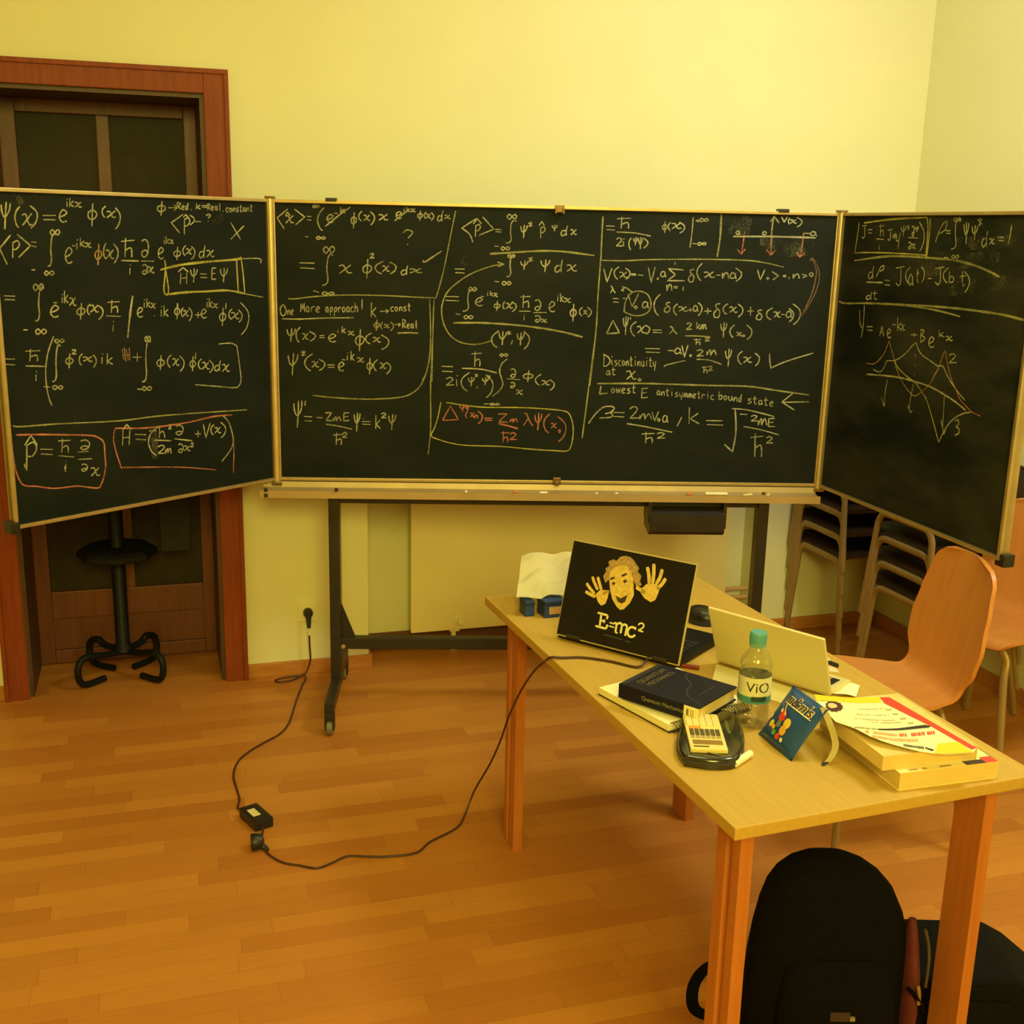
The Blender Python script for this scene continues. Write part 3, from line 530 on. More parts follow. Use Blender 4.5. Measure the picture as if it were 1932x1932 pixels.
'6 0 790 528 804 519;6 0 803 529 791 517;6 0 796 531 797 517;6 0 810 499 806 485;6 0 826 522 828 509 834 502 841 504 847 513 850 524;6 0 839 526 838 504 837 482;'
'6 0 848 530 864 515 868 500 862 482 850 469;6 5 1104 915 1103 854 1102 773 1098 658 1097 558 1093 491 1082 346;6 0 670 450 706 453;6 0 683 459 682 407;'
'6 0 682 425 695 433 700 423 699 407;6 0 638 400 704 398 759 386;6 0 568 406 607 405;6 0 570 389 607 388;6 0 584 362 597 368 607 362 600 353 585 341 585 341 611 343;'
'6 0 620 362 621 338;6 0 622 376 623 372;6 0 665 386 643 369 636 350 645 331 659 321;6 0 661 367 663 358 668 353 674 355 679 361 681 369;6 0 672 371 672 355 670 338;'
'6 0 682 380 694 373;6 0 693 381 684 371;6 0 688 382 688 370;6 0 693 339 690 331;6 0 709 368 711 361 716 356 722 357 728 363 730 370;6 0 721 371 720 357 718 343;6 0 727 375 736 368;'
'6 0 736 376 729 366;6 0 732 377 732 365;6 0 721 379 741 360 746 340 739 316 724 300;6 0 794 435 775 418 768 393 774 370 780 348 770 327 745 305;'
'6 0 781 448 774 452 768 448 774 443 781 448 789 453 795 449 789 444 781 448;6 0 717 278 733 278;6 0 754 277 745 280 737 277 745 274 754 277 762 280 770 277 762 274 754 277;'
'6 0 806 398 816 401 823 392 821 377 813 371 807 377 814 383 822 380;6 0 793 367 840 364;6 0 807 352 815 354 821 348 819 339 812 335 807 339 813 343 820 341;'
'6 0 826 327 834 328 838 321 843 314 850 315;6 0 848 329 838 321 827 313;6 0 867 386 853 381 851 373 863 368 879 372 883 380 867 386;6 0 869 397 867 377 866 357;'
'6 0 912 384 897 374 892 363 898 352 908 346;6 0 914 361 923 362 928 355 934 348 943 349;6 0 939 363 928 355 915 347;6 0 941 366 955 357 958 347 953 336 943 329;'
'6 2 567 283 558 234 547 195 534 164 559 151 605 138 662 131 777 129 893 120 963 117 1013 117 1026 143 1030 183 1025 221 1008 253 966 261 889 266 813 267 699 267 584 281;'
'6 1 573 219 600 269 600 269 628 222 628 222 573 218;6 1 632 272 634 265 639 261 645 262 650 268 652 274;6 1 643 275 643 262 641 249;'
'6 1 655 271 655 264 658 260 661 262 663 266 664 272;6 1 660 273 660 262 659 250;6 1 659 250 655 244 653 237 655 230 658 227;6 1 668 244 673 245 676 239 680 232 685 233;'
'6 1 683 246 676 239 669 231;6 1 683 238 683 227 683 227 689 238 694 236 695 227;6 1 695 253 708 242 711 231 706 217 697 208;6 1 718 228 746 228;6 1 720 221 746 221;'
'6 1 765 243 797 245 797 245 769 216 769 216 801 215;6 1 809 224 807 215 807 215 815 227 818 225 818 215 818 215 826 227 830 225 834 216;8 1 768 210 799 203 836 193;'
'6 1 776 176 806 178;6 1 786 183 785 143;6 1 786 157 797 163 801 155 801 143;6 1 808 173 820 178 829 173 823 164 808 154 808 154 833 155;6 1 856 247 865 245 875 222 888 203;'
'6 1 870 229 855 203;6 1 894 244 896 226 903 216 909 219 916 232 918 247;6 1 907 250 907 219 905 188;6 1 947 247 930 230 926 209 933 189 944 179;'
'6 1 951 212 958 213 961 205 966 198 972 199;6 1 970 214 961 205 952 197;6 1 982 193 979 188 981 181 985 186 982 193;6 1 974 238 998 216 1004 193 996 166 979 148;'
'6 5 1094 512 1083 395 1073 280 1062 162;6 0 1104 916 1103 849 1103 772;6 0 1116 886 1145 886;6 0 1118 874 1146 873;6 0 1151 910 1199 913;6 0 1168 917 1167 879;'
'6 0 1168 892 1186 899 1192 891 1191 880;6 0 1152 867 1215 865 1269 856;6 0 1152 842 1162 848 1171 842 1165 833 1153 821 1153 821 1175 822;6 0 1177 837 1178 821;'
'6 0 1178 846 1178 843;6 0 1203 849 1197 839 1196 827 1199 815 1203 809;6 0 1211 848 1212 841 1216 836 1220 838 1224 843 1225 850;6 0 1219 851 1218 838 1218 824;'
'6 0 1227 848 1229 837 1233 830 1237 832 1240 840 1241 850;6 0 1235 852 1235 832 1235 813;6 0 1244 849 1256 841 1260 833 1255 823 1246 816;'
'6 0 1314 895 1308 890 1308 883 1313 878 1320 882 1322 890 1314 895;6 0 1315 905 1315 887 1315 868;6 0 1334 903 1328 896 1326 888 1329 880 1334 876;'
'6 0 1337 898 1348 899 1353 891 1361 883 1371 885;6 0 1366 901 1353 891 1339 882;6 0 1363 904 1378 895 1382 886 1377 875 1366 868;6 0 1409 920 1408 869 1404 821;'
'6 0 1419 910 1432 910;6 0 1425 914 1426 905;6 0 1447 912 1438 918 1432 912 1439 907 1447 912 1454 918 1461 913 1455 908 1447 912;6 0 1412 835 1425 834;'
'6 0 1444 835 1436 839 1429 834 1436 830 1444 835 1452 839 1458 836 1452 831 1444 835;8 5 1504 934 1505 858 1499 792;6 0 1684 929 1680 889 1681 841;'
'6 0 1673 911 1684 931 1684 931 1703 909;6 0 1710 929 1720 912 1720 912 1730 930;6 0 1739 926 1735 921 1734 915 1736 909 1739 906;6 0 1740 919 1747 920 1751 915 1756 910 1763 910;'
'6 0 1760 921 1751 915 1741 909;6 0 1762 929 1777 921 1781 913 1776 904 1765 897;8 0 1549 861 1692 864 1833 863;'
'6 0 1569 878 1562 879 1558 873 1562 868 1568 871 1569 878 1569 878 1570 870 1573 868;6 0 1655 881 1649 874 1656 868 1662 875 1655 881;6 0 1794 877 1810 877;'
'6 0 1830 881 1820 883 1813 876 1818 870 1829 873 1830 882 1830 882 1832 872 1836 869;6 1 1587 877 1585 841 1582 807;6 1 1566 820 1581 804 1581 804 1594 821;6 1 1679 884 1683 807;'
'6 1 1667 820 1683 803 1683 803 1700 821;6 1 1790 880 1788 837 1784 800;6 1 1771 814 1783 798 1783 798 1800 814;6 5 1105 773 1182 773 1275 779 1462 784 1604 783 1675 775 1731 763;'
'6 0 1114 745 1127 701 1127 701 1142 748;6 0 1166 753 1153 742 1150 730 1156 717 1164 711;6 0 1168 734 1177 735 1182 727 1188 718 1197 719;6 0 1193 736 1182 727 1170 717;'
'6 0 1187 749 1201 740 1204 730 1200 719 1190 711;6 0 1207 730 1225 730;6 0 1208 726 1225 726;6 0 1231 727 1250 726;6 0 1266 752 1278 702 1278 702 1289 755;'
'6 0 1300 719 1298 716 1300 714 1302 717 1300 719;6 0 1323 738 1315 740 1309 731 1314 723 1323 727 1323 738 1323 738 1325 726 1328 722;'
'6 0 1387 747 1334 750 1334 750 1360 731 1360 731 1333 710 1333 710 1393 711;6 0 1357 773 1356 764;6 0 1332 697 1333 675 1333 675 1341 697 1348 692 1350 676;6 0 1355 691 1370 691;'
'6 0 1356 686 1370 686;6 0 1389 691 1389 677;6 0 1423 749 1412 747 1411 738 1423 726 1420 709 1408 709 1406 721 1414 731;6 0 1449 770 1437 756 1433 738 1440 721 1449 712;'
'6 0 1457 740 1469 741 1476 733 1484 724 1495 726;6 0 1490 743 1476 733 1459 723;6 0 1500 732 1514 732;6 0 1521 740 1522 721 1522 721 1531 740 1540 736 1543 721;'
'6 0 1565 738 1555 741 1548 731 1553 722 1565 727 1565 739 1565 739 1567 725 1571 722;6 0 1565 757 1582 746 1587 735 1581 722 1569 712;6 0 1641 752 1653 719 1653 719 1666 754;'
'6 0 1678 729 1675 725 1679 722 1682 725 1678 729;6 0 1691 748 1715 734 1715 734 1696 720;6 0 1735 737 1731 734 1736 731 1740 734 1735 737;6 0 1753 731 1751 724;'
'6 0 1765 741 1766 726 1766 726 1775 741 1784 738 1787 726;6 0 1796 741 1814 736 1814 736 1799 730;6 0 1827 748 1821 741 1828 734 1834 741 1827 748;'
'6 0 1140 687 1144 686 1150 674 1157 665;6 0 1148 678 1140 665;6 0 1217 667 1203 677 1191 685;6 0 1191 685 1177 675 1177 675 1187 672;6 0 1179 687 1191 684;'
'6 5 1190 600 1193 637 1210 665 1238 673 1267 663 1281 634 1275 606 1247 591 1214 593 1187 605;6 0 1149 647 1170 646;6 0 1151 635 1170 634;6 0 1184 648 1200 647;'
'6 0 1200 662 1217 620 1217 620 1237 665;6 0 1229 624 1224 619 1229 614 1234 619 1229 624;6 0 1269 635 1259 638 1252 627 1257 617 1268 623 1269 636 1269 636 1271 621 1275 617;'
'6 0 1311 664 1296 646 1292 624 1299 602 1310 592;6 0 1347 637 1336 636 1335 629 1347 619 1344 606 1331 605 1329 615 1338 623;6 0 1373 633 1363 624 1360 612 1365 601 1372 595;'
'6 0 1376 622 1387 623 1392 616 1398 609 1408 610;6 0 1404 624 1392 616 1378 608;6 0 1409 613 1426 613;6 0 1417 620 1418 606;'
'6 0 1441 625 1433 628 1428 618 1432 609 1441 614 1441 626 1441 626 1443 612 1446 608;6 0 1443 639 1455 628 1458 617 1454 604 1446 594;6 0 1466 610 1491 611;6 0 1478 621 1479 600;'
'6 0 1520 636 1507 634 1507 624 1520 610 1517 591 1503 591 1501 605 1510 616;6 0 1548 637 1535 628 1531 617 1537 606 1546 601;6 0 1552 624 1561 626 1566 617 1573 608 1582 610;'
'6 0 1577 627 1566 617 1554 607;6 0 1581 637 1596 626 1600 615 1596 602 1585 592;6 0 1616 613 1638 614;6 0 1626 629 1628 598;'
'6 0 1667 618 1655 616 1654 610 1667 600 1664 586 1651 586 1649 596 1657 604;6 0 1703 626 1687 615 1683 603 1690 591 1701 585;6 0 1707 611 1716 612 1720 604 1726 595 1733 596;'
'6 0 1729 614 1720 604 1710 593;6 0 1734 605 1748 603;6 0 1768 612 1758 615 1752 604 1757 594 1768 600 1768 613 1768 613 1770 598 1774 594;'
'6 0 1760 625 1774 614 1778 602 1774 589 1764 579;6 0 1772 641 1795 624 1801 606 1795 585 1780 570;5 4 1804 597 1824 644 1839 691 1845 747 1837 774 1825 794;'
'4 4 1819 785 1825 797 1825 797 1841 783;4 4 1813 607 1845 673 1857 728 1847 770 1831 783;6 0 1133 528 1153 573 1153 573 1177 531 1177 531 1133 527;'
'6 0 1188 582 1190 564 1195 553 1200 556 1204 569 1205 585;6 0 1197 588 1198 556 1198 524;6 0 1213 586 1213 576;6 0 1234 570 1219 558 1215 543 1222 528 1231 520;'
'6 0 1237 552 1247 554 1252 543 1258 533 1267 534;6 0 1263 556 1252 543 1239 531;6 0 1264 559 1278 552 1281 544 1277 534 1267 528;6 0 1291 543 1324 543;6 0 1293 535 1324 534;'
'6 0 1350 555 1357 554 1367 540 1377 530;6 0 1362 544 1350 530;6 0 1407 565 1417 569 1424 565 1419 557 1408 547 1408 547 1428 548;6 0 1443 572 1444 549;'
'6 0 1455 564 1445 556 1445 556 1457 549;6 0 1459 560 1458 548 1458 548 1463 564 1465 562 1466 548 1466 548 1471 564 1474 561 1477 548;6 5 1405 525 1450 525 1493 523;'
'6 0 1436 512 1461 513;6 0 1445 516 1445 494;6 0 1445 501 1454 505 1458 501 1458 494;6 0 1475 518 1483 521 1489 519 1485 514 1475 509 1475 509 1493 509;'
'6 0 1526 568 1529 554 1535 545 1541 548 1546 558 1547 571;6 0 1538 574 1538 548 1538 521;6 0 1574 565 1563 554 1560 541 1566 528 1573 522;'
'6 0 1583 540 1589 540 1593 534 1597 529 1603 529;6 0 1600 541 1593 534 1584 528;6 0 1609 533 1606 529 1609 526 1612 529 1609 533;6 0 1616 566 1632 554 1637 541 1632 526 1621 516;'
'6 0 1268 479 1320 479;6 0 1272 467 1321 466;6 0 1348 474 1368 473;6 0 1391 479 1380 482 1372 472 1378 463 1390 468 1391 480 1391 480 1393 466 1398 462;'
'6 0 1396 492 1407 451 1407 451 1417 494;6 0 1428 461 1425 458 1428 454 1431 458 1428 461;6 0 1449 474 1460 478 1470 474 1464 466 1450 456 1450 456 1475 458;'
'6 0 1485 473 1485 459 1485 459 1493 477 1497 475 1498 459 1498 459 1507 477 1512 474 1518 460;6 0 1450 445 1494 443 1538 429;6 0 1470 417 1491 419;6 0 1478 422 1478 397;'
'6 0 1478 406 1486 410 1489 405 1489 397;6 0 1493 419 1500 422 1506 419 1502 414 1494 407 1494 407 1509 408;6 0 1549 476 1552 460 1558 449 1564 453 1569 465 1570 480;'
'6 0 1561 483 1562 452 1562 422;6 0 1609 476 1597 465 1594 451 1600 437 1609 430;6 0 1613 454 1623 455 1628 447 1635 438 1644 439;6 0 1640 457 1628 447 1615 436;'
'6 0 1653 470 1667 459 1670 448 1666 435 1657 426;7 0 1704 469 1708 438 1713 419 1713 419 1764 443 1858 474;6 0 1339 417 1347 424 1410 440;6 0 1128 458 1127 415;'
'6 0 1124 456 1141 448 1149 433 1140 419 1127 415;5 0 1155 439 1156 419;5 0 1155 451 1155 447;5 0 1173 436 1166 435 1167 430 1172 426 1171 419 1164 418;'
'5 0 1186 434 1182 437 1178 428 1182 418 1188 420;5 0 1195 437 1191 429 1195 418 1200 426 1195 437;5 0 1205 435 1205 418 1205 418 1209 435 1213 431 1214 418;'
'5 0 1221 450 1222 424 1224 418 1227 421;5 0 1217 439 1227 440;5 0 1236 438 1237 418;5 0 1236 450 1236 446;5 0 1245 434 1246 417 1246 417 1249 434 1253 431 1254 417;'
'5 0 1258 436 1260 421 1264 417 1267 425 1266 436 1266 436 1269 417;5 0 1276 438 1277 417;5 0 1276 449 1276 446;5 0 1288 449 1289 423 1291 417 1295 420;5 0 1284 438 1295 439;'
'5 0 1298 436 1302 420 1305 421;5 0 1308 436 1305 403;5 0 1148 399 1142 401 1138 393 1142 386 1148 390 1148 400 1148 400 1150 389 1152 385;5 0 1161 413 1161 391 1164 386 1169 388;'
'5 0 1155 403 1169 405;6 0 1206 398 1219 400 1225 386 1233 373 1244 375;6 0 1239 402 1225 386 1209 371;6 0 1255 375 1250 371 1255 367 1260 371 1255 375;'
'8 5 1108 355 1201 357 1297 358 1490 355 1635 354 1733 342 1856 327;6 0 1121 347 1117 319 1117 319 1146 322;5 0 1163 341 1158 334 1162 323 1169 330 1163 341;'
'5 0 1174 341 1178 323 1178 323 1181 337 1181 337 1186 324 1186 324 1189 341;5 0 1194 330 1201 333 1205 337 1200 341 1195 335 1194 329 1200 323 1206 325;'
'5 0 1224 340 1215 339 1215 334 1223 330 1221 324 1212 323;5 0 1235 353 1235 329 1238 324 1242 327;5 0 1229 342 1243 344;6 0 1286 342 1265 340 1265 340 1265 307 1265 307 1287 310;'
'6 0 1265 325 1282 326;5 0 1327 331 1322 334 1318 326 1321 319 1327 323 1327 332 1327 332 1328 321 1330 318;5 0 1334 331 1335 317 1335 317 1339 331 1343 328 1345 317;'
'5 0 1353 342 1354 321 1356 316 1360 319;5 0 1348 333 1361 335;5 0 1370 332 1371 315;5 0 1370 341 1371 339;5 0 1391 329 1384 328 1384 323 1391 320 1390 315 1381 314;'
'5 0 1396 328 1400 315 1404 317;5 0 1408 329 1404 302;5 0 1412 323 1412 312 1412 312 1415 326 1417 324 1418 312 1418 312 1420 326 1423 324 1425 312;'
'5 0 1428 322 1428 311 1428 311 1431 325 1433 323 1433 311 1433 311 1436 325 1438 323 1441 311;5 0 1445 316 1451 318 1454 322 1450 325 1445 321 1445 315 1450 310 1455 312;'
'5 0 1464 335 1465 314 1467 309 1471 312;5 0 1459 326 1472 327;5 0 1476 322 1478 308;5 0 1477 316 1481 323 1487 321;5 0 1497 324 1498 307;5 0 1497 333 1498 330;'
'5 0 1518 319 1513 321 1508 313 1513 306 1520 307;5 0 1536 335 1537 307;5 0 1537 315 1542 322 1548 317 1545 308 1537 307;5 0 1559 321 1554 314 1559 305 1565 311 1559 321;'
'5 0 1571 319 1573 306 1578 303 1582 309 1582 319 1582 319 1585 303;5 0 1589 315 1590 300 1590 300 1595 315 1600 312 1601 300;5 0 1614 312 1609 312 1607 304 1610 298 1615 305;'
'5 0 1616 326 1615 312 1616 298;5 0 1652 310 1642 309 1643 304 1651 301 1650 295 1640 294;5 0 1663 320 1664 297 1667 292 1672 295;5 0 1657 310 1672 311;'
'5 0 1689 304 1683 306 1679 298 1683 290 1689 295 1689 305 1689 305 1691 293 1694 290;5 0 1703 316 1703 293 1706 288 1711 290;5 0 1696 306 1712 307;'
'5 0 1718 292 1726 295 1730 299 1724 302 1719 297 1719 290 1724 285 1731 287;6 0 1858 303 1761 300;6 0 1797 331 1761 301 1761 301 1808 273;'
'7 0 1082 214 1105 248 1133 273 1162 276 1170 268 1158 255 1139 250;6 0 1158 255 1166 244 1154 237 1120 235;6 0 1166 255 1207 255;6 0 1169 241 1208 240;'
'6 0 1225 268 1240 277 1252 269 1244 254 1227 235 1227 235 1258 237;6 0 1263 247 1261 233 1261 233 1273 251 1278 249 1279 233 1279 233 1291 251 1297 248 1304 233;'
'6 0 1304 259 1315 226 1315 226 1327 261;6 0 1329 237 1325 232 1329 226 1333 232 1329 237;6 0 1358 243 1349 247 1343 234 1348 223 1357 230 1358 245 1358 245 1360 227 1363 222;'
'7 0 1217 216 1281 207 1379 188;6 0 1271 180 1317 183;6 0 1287 188 1287 148;6 0 1287 162 1304 168 1310 160 1310 148;'
'6 0 1326 182 1340 186 1351 182 1344 175 1327 166 1327 166 1357 167;6 0 1410 243 1403 226 1395 209;6 0 1435 277 1437 218;6 0 1468 257 1440 237 1440 237 1473 219;'
'6 0 1497 231 1557 231;6 0 1501 217 1558 216;7 0 1567 148 1598 121 1598 121 1605 178 1603 227 1596 277;6 0 1585 275 1641 271 1738 249;6 0 1615 256 1642 255;'
'6 0 1655 248 1667 252 1676 248 1670 241 1656 232 1656 232 1681 233;6 0 1683 235 1683 217 1683 217 1691 240 1694 237 1695 217 1695 217 1703 240 1708 236 1714 217;'
'6 0 1740 243 1719 241 1719 241 1720 213 1720 213 1743 214;6 0 1720 228 1737 229;6 0 1631 212 1695 201 1760 184;6 0 1659 173 1707 179;6 0 1675 188 1679 104;'
'6 0 1678 134 1695 147 1702 130 1703 104;6 0 1715 172 1726 177 1736 172 1730 164 1716 154 1716 154 1741 155;45 6 1539 894 1571 913 1609 909;40 6 1532 874 1564 879 1606 882;'
'50 6 1641 847 1717 842 1831 833;45 6 1663 816 1743 813 1837 820;35 6 632 766 645 760 655 747;35 6 727 836 740 833'),
'R': ('6 2 105 916 102 869 95 817 95 817 188 821 364 822 485 820;8 2 134 914 289 926 465 931;6 2 465 932 476 899 480 811;6 2 481 930 486 890 484 808;6 0 124 904 150 907;'
'6 0 140 905 144 874 138 865 129 871;6 0 160 893 184 893;6 0 163 883 185 882;6 0 218 904 250 906;6 0 229 911 233 873;6 0 232 886 243 892 248 885 249 874;6 0 211 865 254 863;'
'6 0 232 843 234 830;6 0 231 850 232 848;6 0 271 892 296 895;6 0 286 893 289 868 284 861 275 866;6 0 301 877 301 868 301 868 306 880 308 879 310 868 310 868 315 880 318 878 323 868;'
'6 0 312 885 324 860 332 863;6 0 338 885 334 835;6 0 339 905 343 895 351 890 358 891 364 898 366 906;6 0 353 908 355 891 355 875;6 0 370 905 384 897;6 0 381 907 373 895;'
'6 0 376 908 378 894;6 0 396 902 402 905 408 896 409 881 405 875 400 881 403 887 409 884;6 0 413 903 415 899 420 896 424 897 428 900 429 904;6 0 422 905 423 897 423 888;'
'6 0 383 871 433 870;6 0 386 855 394 857 401 851 401 841 395 837 389 841 394 845 402 843;6 0 404 851 410 852 414 845 420 839 425 840;6 0 421 853 414 845 407 838;'
'6 0 430 918 453 896 462 875 459 849 447 831;5 0 519 859 529 887 545 912 562 918 559 896 530 883;6 0 562 893 584 893;6 0 565 886 586 885;'
'6 0 628 921 615 925 605 913 607 884 615 858 610 844 594 841;6 0 609 925 599 930 593 925 601 919 609 925 617 930 625 925 619 920 609 925;6 0 567 816 587 816;'
'6 0 618 820 609 824 602 819 610 815 618 820 627 825 634 821 628 816 618 820;6 0 641 912 646 894 653 883 658 886 662 899 661 915;6 0 651 918 656 886 660 855;'
'6 0 678 905 682 893 689 886 696 888 701 897 702 907;6 0 691 909 693 888 695 867;6 0 698 925 721 911;6 0 717 927 704 907;6 0 707 930 712 906;'
'6 0 743 873 732 872 728 859 737 850 746 862;6 0 746 895 746 873 750 851;6 0 756 872 764 873 769 866 775 859 782 860;6 0 777 874 769 866 760 857;6 0 790 877 814 877;'
'6 0 793 869 816 868;6 0 841 911 840 884 836 857;9 5 96 792 251 809 365 814 501 813 628 809 715 797 773 784 819 771;6 0 206 758 193 758 188 745 198 737 209 748;'
'6 0 212 779 210 758 214 738;6 0 232 745 243 763 254 778 269 781 267 770 250 764;8 0 180 726 271 729;6 0 208 684 194 683 186 675 198 671 212 678;6 0 217 697 213 684 216 672;'
'6 0 232 703 234 679 239 673 248 677;6 0 222 692 248 695;6 0 280 737 311 737;6 0 284 723 314 723;6 0 334 777 378 783;6 0 360 780 366 736 357 724 342 732;'
'6 0 409 783 392 769 389 754 399 739 412 732;6 0 424 756 413 760 407 743 415 729 426 737 424 757 424 757 429 734 434 728;6 0 446 778 450 746 454 739 457 743;6 0 442 764 455 766;'
'6 0 463 786 478 775 482 764 480 749 472 740;6 0 501 753 519 753;6 0 531 783 573 789;6 0 556 786 561 748 552 737 538 744;6 0 594 788 577 776 573 763 583 750 596 744;'
'6 0 599 777 604 746;6 0 602 755 611 764 623 758 619 748 604 746;6 0 640 750 643 749;6 0 658 780 663 748 668 740 676 745;6 0 649 765 675 768;'
'6 0 667 780 687 766 694 752 690 735 679 722;9 5 27 655 64 650 185 658 334 665 500 671 652 674 770 673 860 670 934 663;7 5 185 660 391 665 554 662 671 652;'
'6 0 155 634 165 592 180 576;6 0 180 653 185 587 179 544;6 0 206 584 239 586;6 0 210 573 241 574;6 0 283 560 290 592 290 592 306 562;6 0 286 571 300 574;'
'6 0 323 570 335 575 340 582 330 587 323 578 324 567 334 559 345 563;6 0 345 602 364 603;6 0 370 626 376 585;6 0 392 613 376 598 376 598 398 587;'
'6 0 390 604 397 606 402 598 408 590 414 592;6 0 409 608 402 598 394 588;6 0 447 579 479 582;6 0 462 587 464 573;6 0 494 601 499 560;6 0 493 599 511 596 498 583;'
'6 0 498 583 519 575 499 560;6 0 540 562 555 568 562 577 550 582 540 572 540 559 554 551 568 556;6 0 582 607 585 585;6 0 604 601 587 592 587 592 609 587;'
'6 0 615 589 626 591 632 585 640 580 650 582;6 0 644 593 632 585 618 577;4 3 224 466 264 468 294 485 317 508 331 536 337 550;'
'4 3 337 550 349 533 370 501 388 472 418 439 448 417 476 402 498 396 525 410 547 426 568 444 583 470 596 489 604 510 612 533 620 549;'
'4 1 622 548 633 523 647 495 666 466 689 443 712 417 741 402 773 388 809 383;5 0 265 451 291 446 313 451 328 470 337 486 374 491 403 503 434 523 459 546 478 558;'
'5 0 479 556 494 537 518 522 560 510 594 500 617 502 640 480 668 457 702 435 735 417;5 2 374 494 400 471 447 451 491 438 528 416 557 394 583 360 610 320 638 276;'
'6 0 638 276 649 299 664 324 683 347 707 365 738 380 766 387;4 0 479 523 481 512;4 0 483 493 484 483;4 0 485 464 486 458;'
'8 0 230 430 293 435 361 440 427 442 486 440 545 437 595 430 640 420 692 407 743 389;4 0 349 428 344 393 344 339;4 0 325 369 344 339 344 339 349 353;4 0 486 433 479 386 477 349;'
'4 0 468 363 485 343 494 352;4 0 640 416 645 365 649 321;5 0 637 344 650 319 658 303 658 303 663 321;6 0 640 536 656 543 670 539 662 529 644 515 644 515 679 520;'
'6 0 701 350 714 357 719 344 710 336 723 331 723 318 708 310;60 6 482 773 629 803 809 826;60 6 521 843 713 862 866 868;60 6 594 721 734 744 907 762'),
}
ART = {"hair":[["F",0,[1119,1530],[1021,1683],[1082,1809],[1045,1879],[1138,1954],[1094,2060],[1207,2138],[1319,2120],[1383,2227],[1522,2281],[1651,2276],[1768,2222],[1848,2142],[1952,2049],[1927,1969],[2051,1880],[2033,1764],[2096,1664],[1962,1600],[1787,1830],[1574,2035],[1367,1996],[1228,1837],[1204,1642]],["S",30,[1456,1577],[1466,1427],[1557,1407]],["S",30,[1353,1404],[1451,1196],[1564,1068]],["S",26,[1795,1492],[1781,1357]]],"skin":[["F",0,[1194,1792],[1254,1918],[1425,2026],[1615,2042],[1744,1934],[1843,1765],[1909,1552],[1943,1390],[1880,1189],[1747,1011],[1649,972],[1527,1041],[1389,1184],[1280,1390],[1208,1624]],["F",0,[905,1201],[991,1314],[1113,1357],[1263,1368],[1256,1195],[1225,1036],[1120,967],[1018,1032]],["S",62,[601,1429],[725,1319],[880,1215]],["S",62,[727,1617],[825,1473],[945,1324]],["S",62,[878,1636],[966,1481],[1054,1326]],["S",62,[613,1219],[755,1180],[917,1145]],["S",62,[1090,1257],[1170,1292],[1254,1356]],["F",0,[2111,1592],[2229,1727],[2468,1774],[2586,1704],[2572,1572],[2526,1396],[2418,1318],[2240,1375],[2114,1480]],["S",70,[2157,2125],[2234,1952],[2289,1739]],["S",70,[2312,2228],[2357,2013],[2379,1757]],["S",70,[2556,2143],[2538,1936],[2468,1774]],["S",70,[2689,1947],[2626,1805],[2514,1653]],["S",70,[1964,1591],[2099,1552],[2234,1504]]],"dark":[["F",0,[1452,1291],[1612,1248],[1777,1375],[1750,1200],[1659,1125],[1545,1158]],["S",40,[1225,1646],[1342,1707]],["S",40,[1521,1779],[1653,1861]],["F",0,[1290,1544],[1331,1609],[1403,1576],[1350,1518]],["F",0,[1579,1657],[1629,1724],[1700,1690],[1650,1624]]],"pink":[],"text":[["S",42,[1169,786],[1187,446]],["S",42,[1061,782],[1351,773]],["S",42,[1351,773],[1344,680]],["S",42,[1066,453],[1372,448]],["S",42,[1372,448],[1388,556]],["S",42,[1184,617],[1289,615]],["S",30,[1288,659],[1290,570]],["S",26,[1432,615],[1584,610]],["S",26,[1432,532],[1584,527]],["S",42,[1632,647],[1637,421]],["S",32,[1558,640],[1634,638]],["S",32,[1626,422],[1702,416]],["S",42,[1648,622],[1714,664],[1780,637]],["S",42,[1780,637],[1782,424]],["S",42,[1797,626],[1854,657],[1923,634]],["S",42,[1923,634],[1916,416]],["S",32,[1884,415],[1948,414]],["S",42,[2160,610],[2080,640],[1993,602],[1963,492],[2022,411],[2107,411],[2178,474]],["S",32,[2149,664],[2154,590]],["S",30,[2211,715],[2242,768],[2324,776],[2357,718],[2308,652],[2226,597]],["S",30,[2226,597],[2373,591]]],"grey":[["S",26,[1329,296],[1513,295],[1707,294],[1879,286]],["S",26,[1944,281],[2084,271]]]}
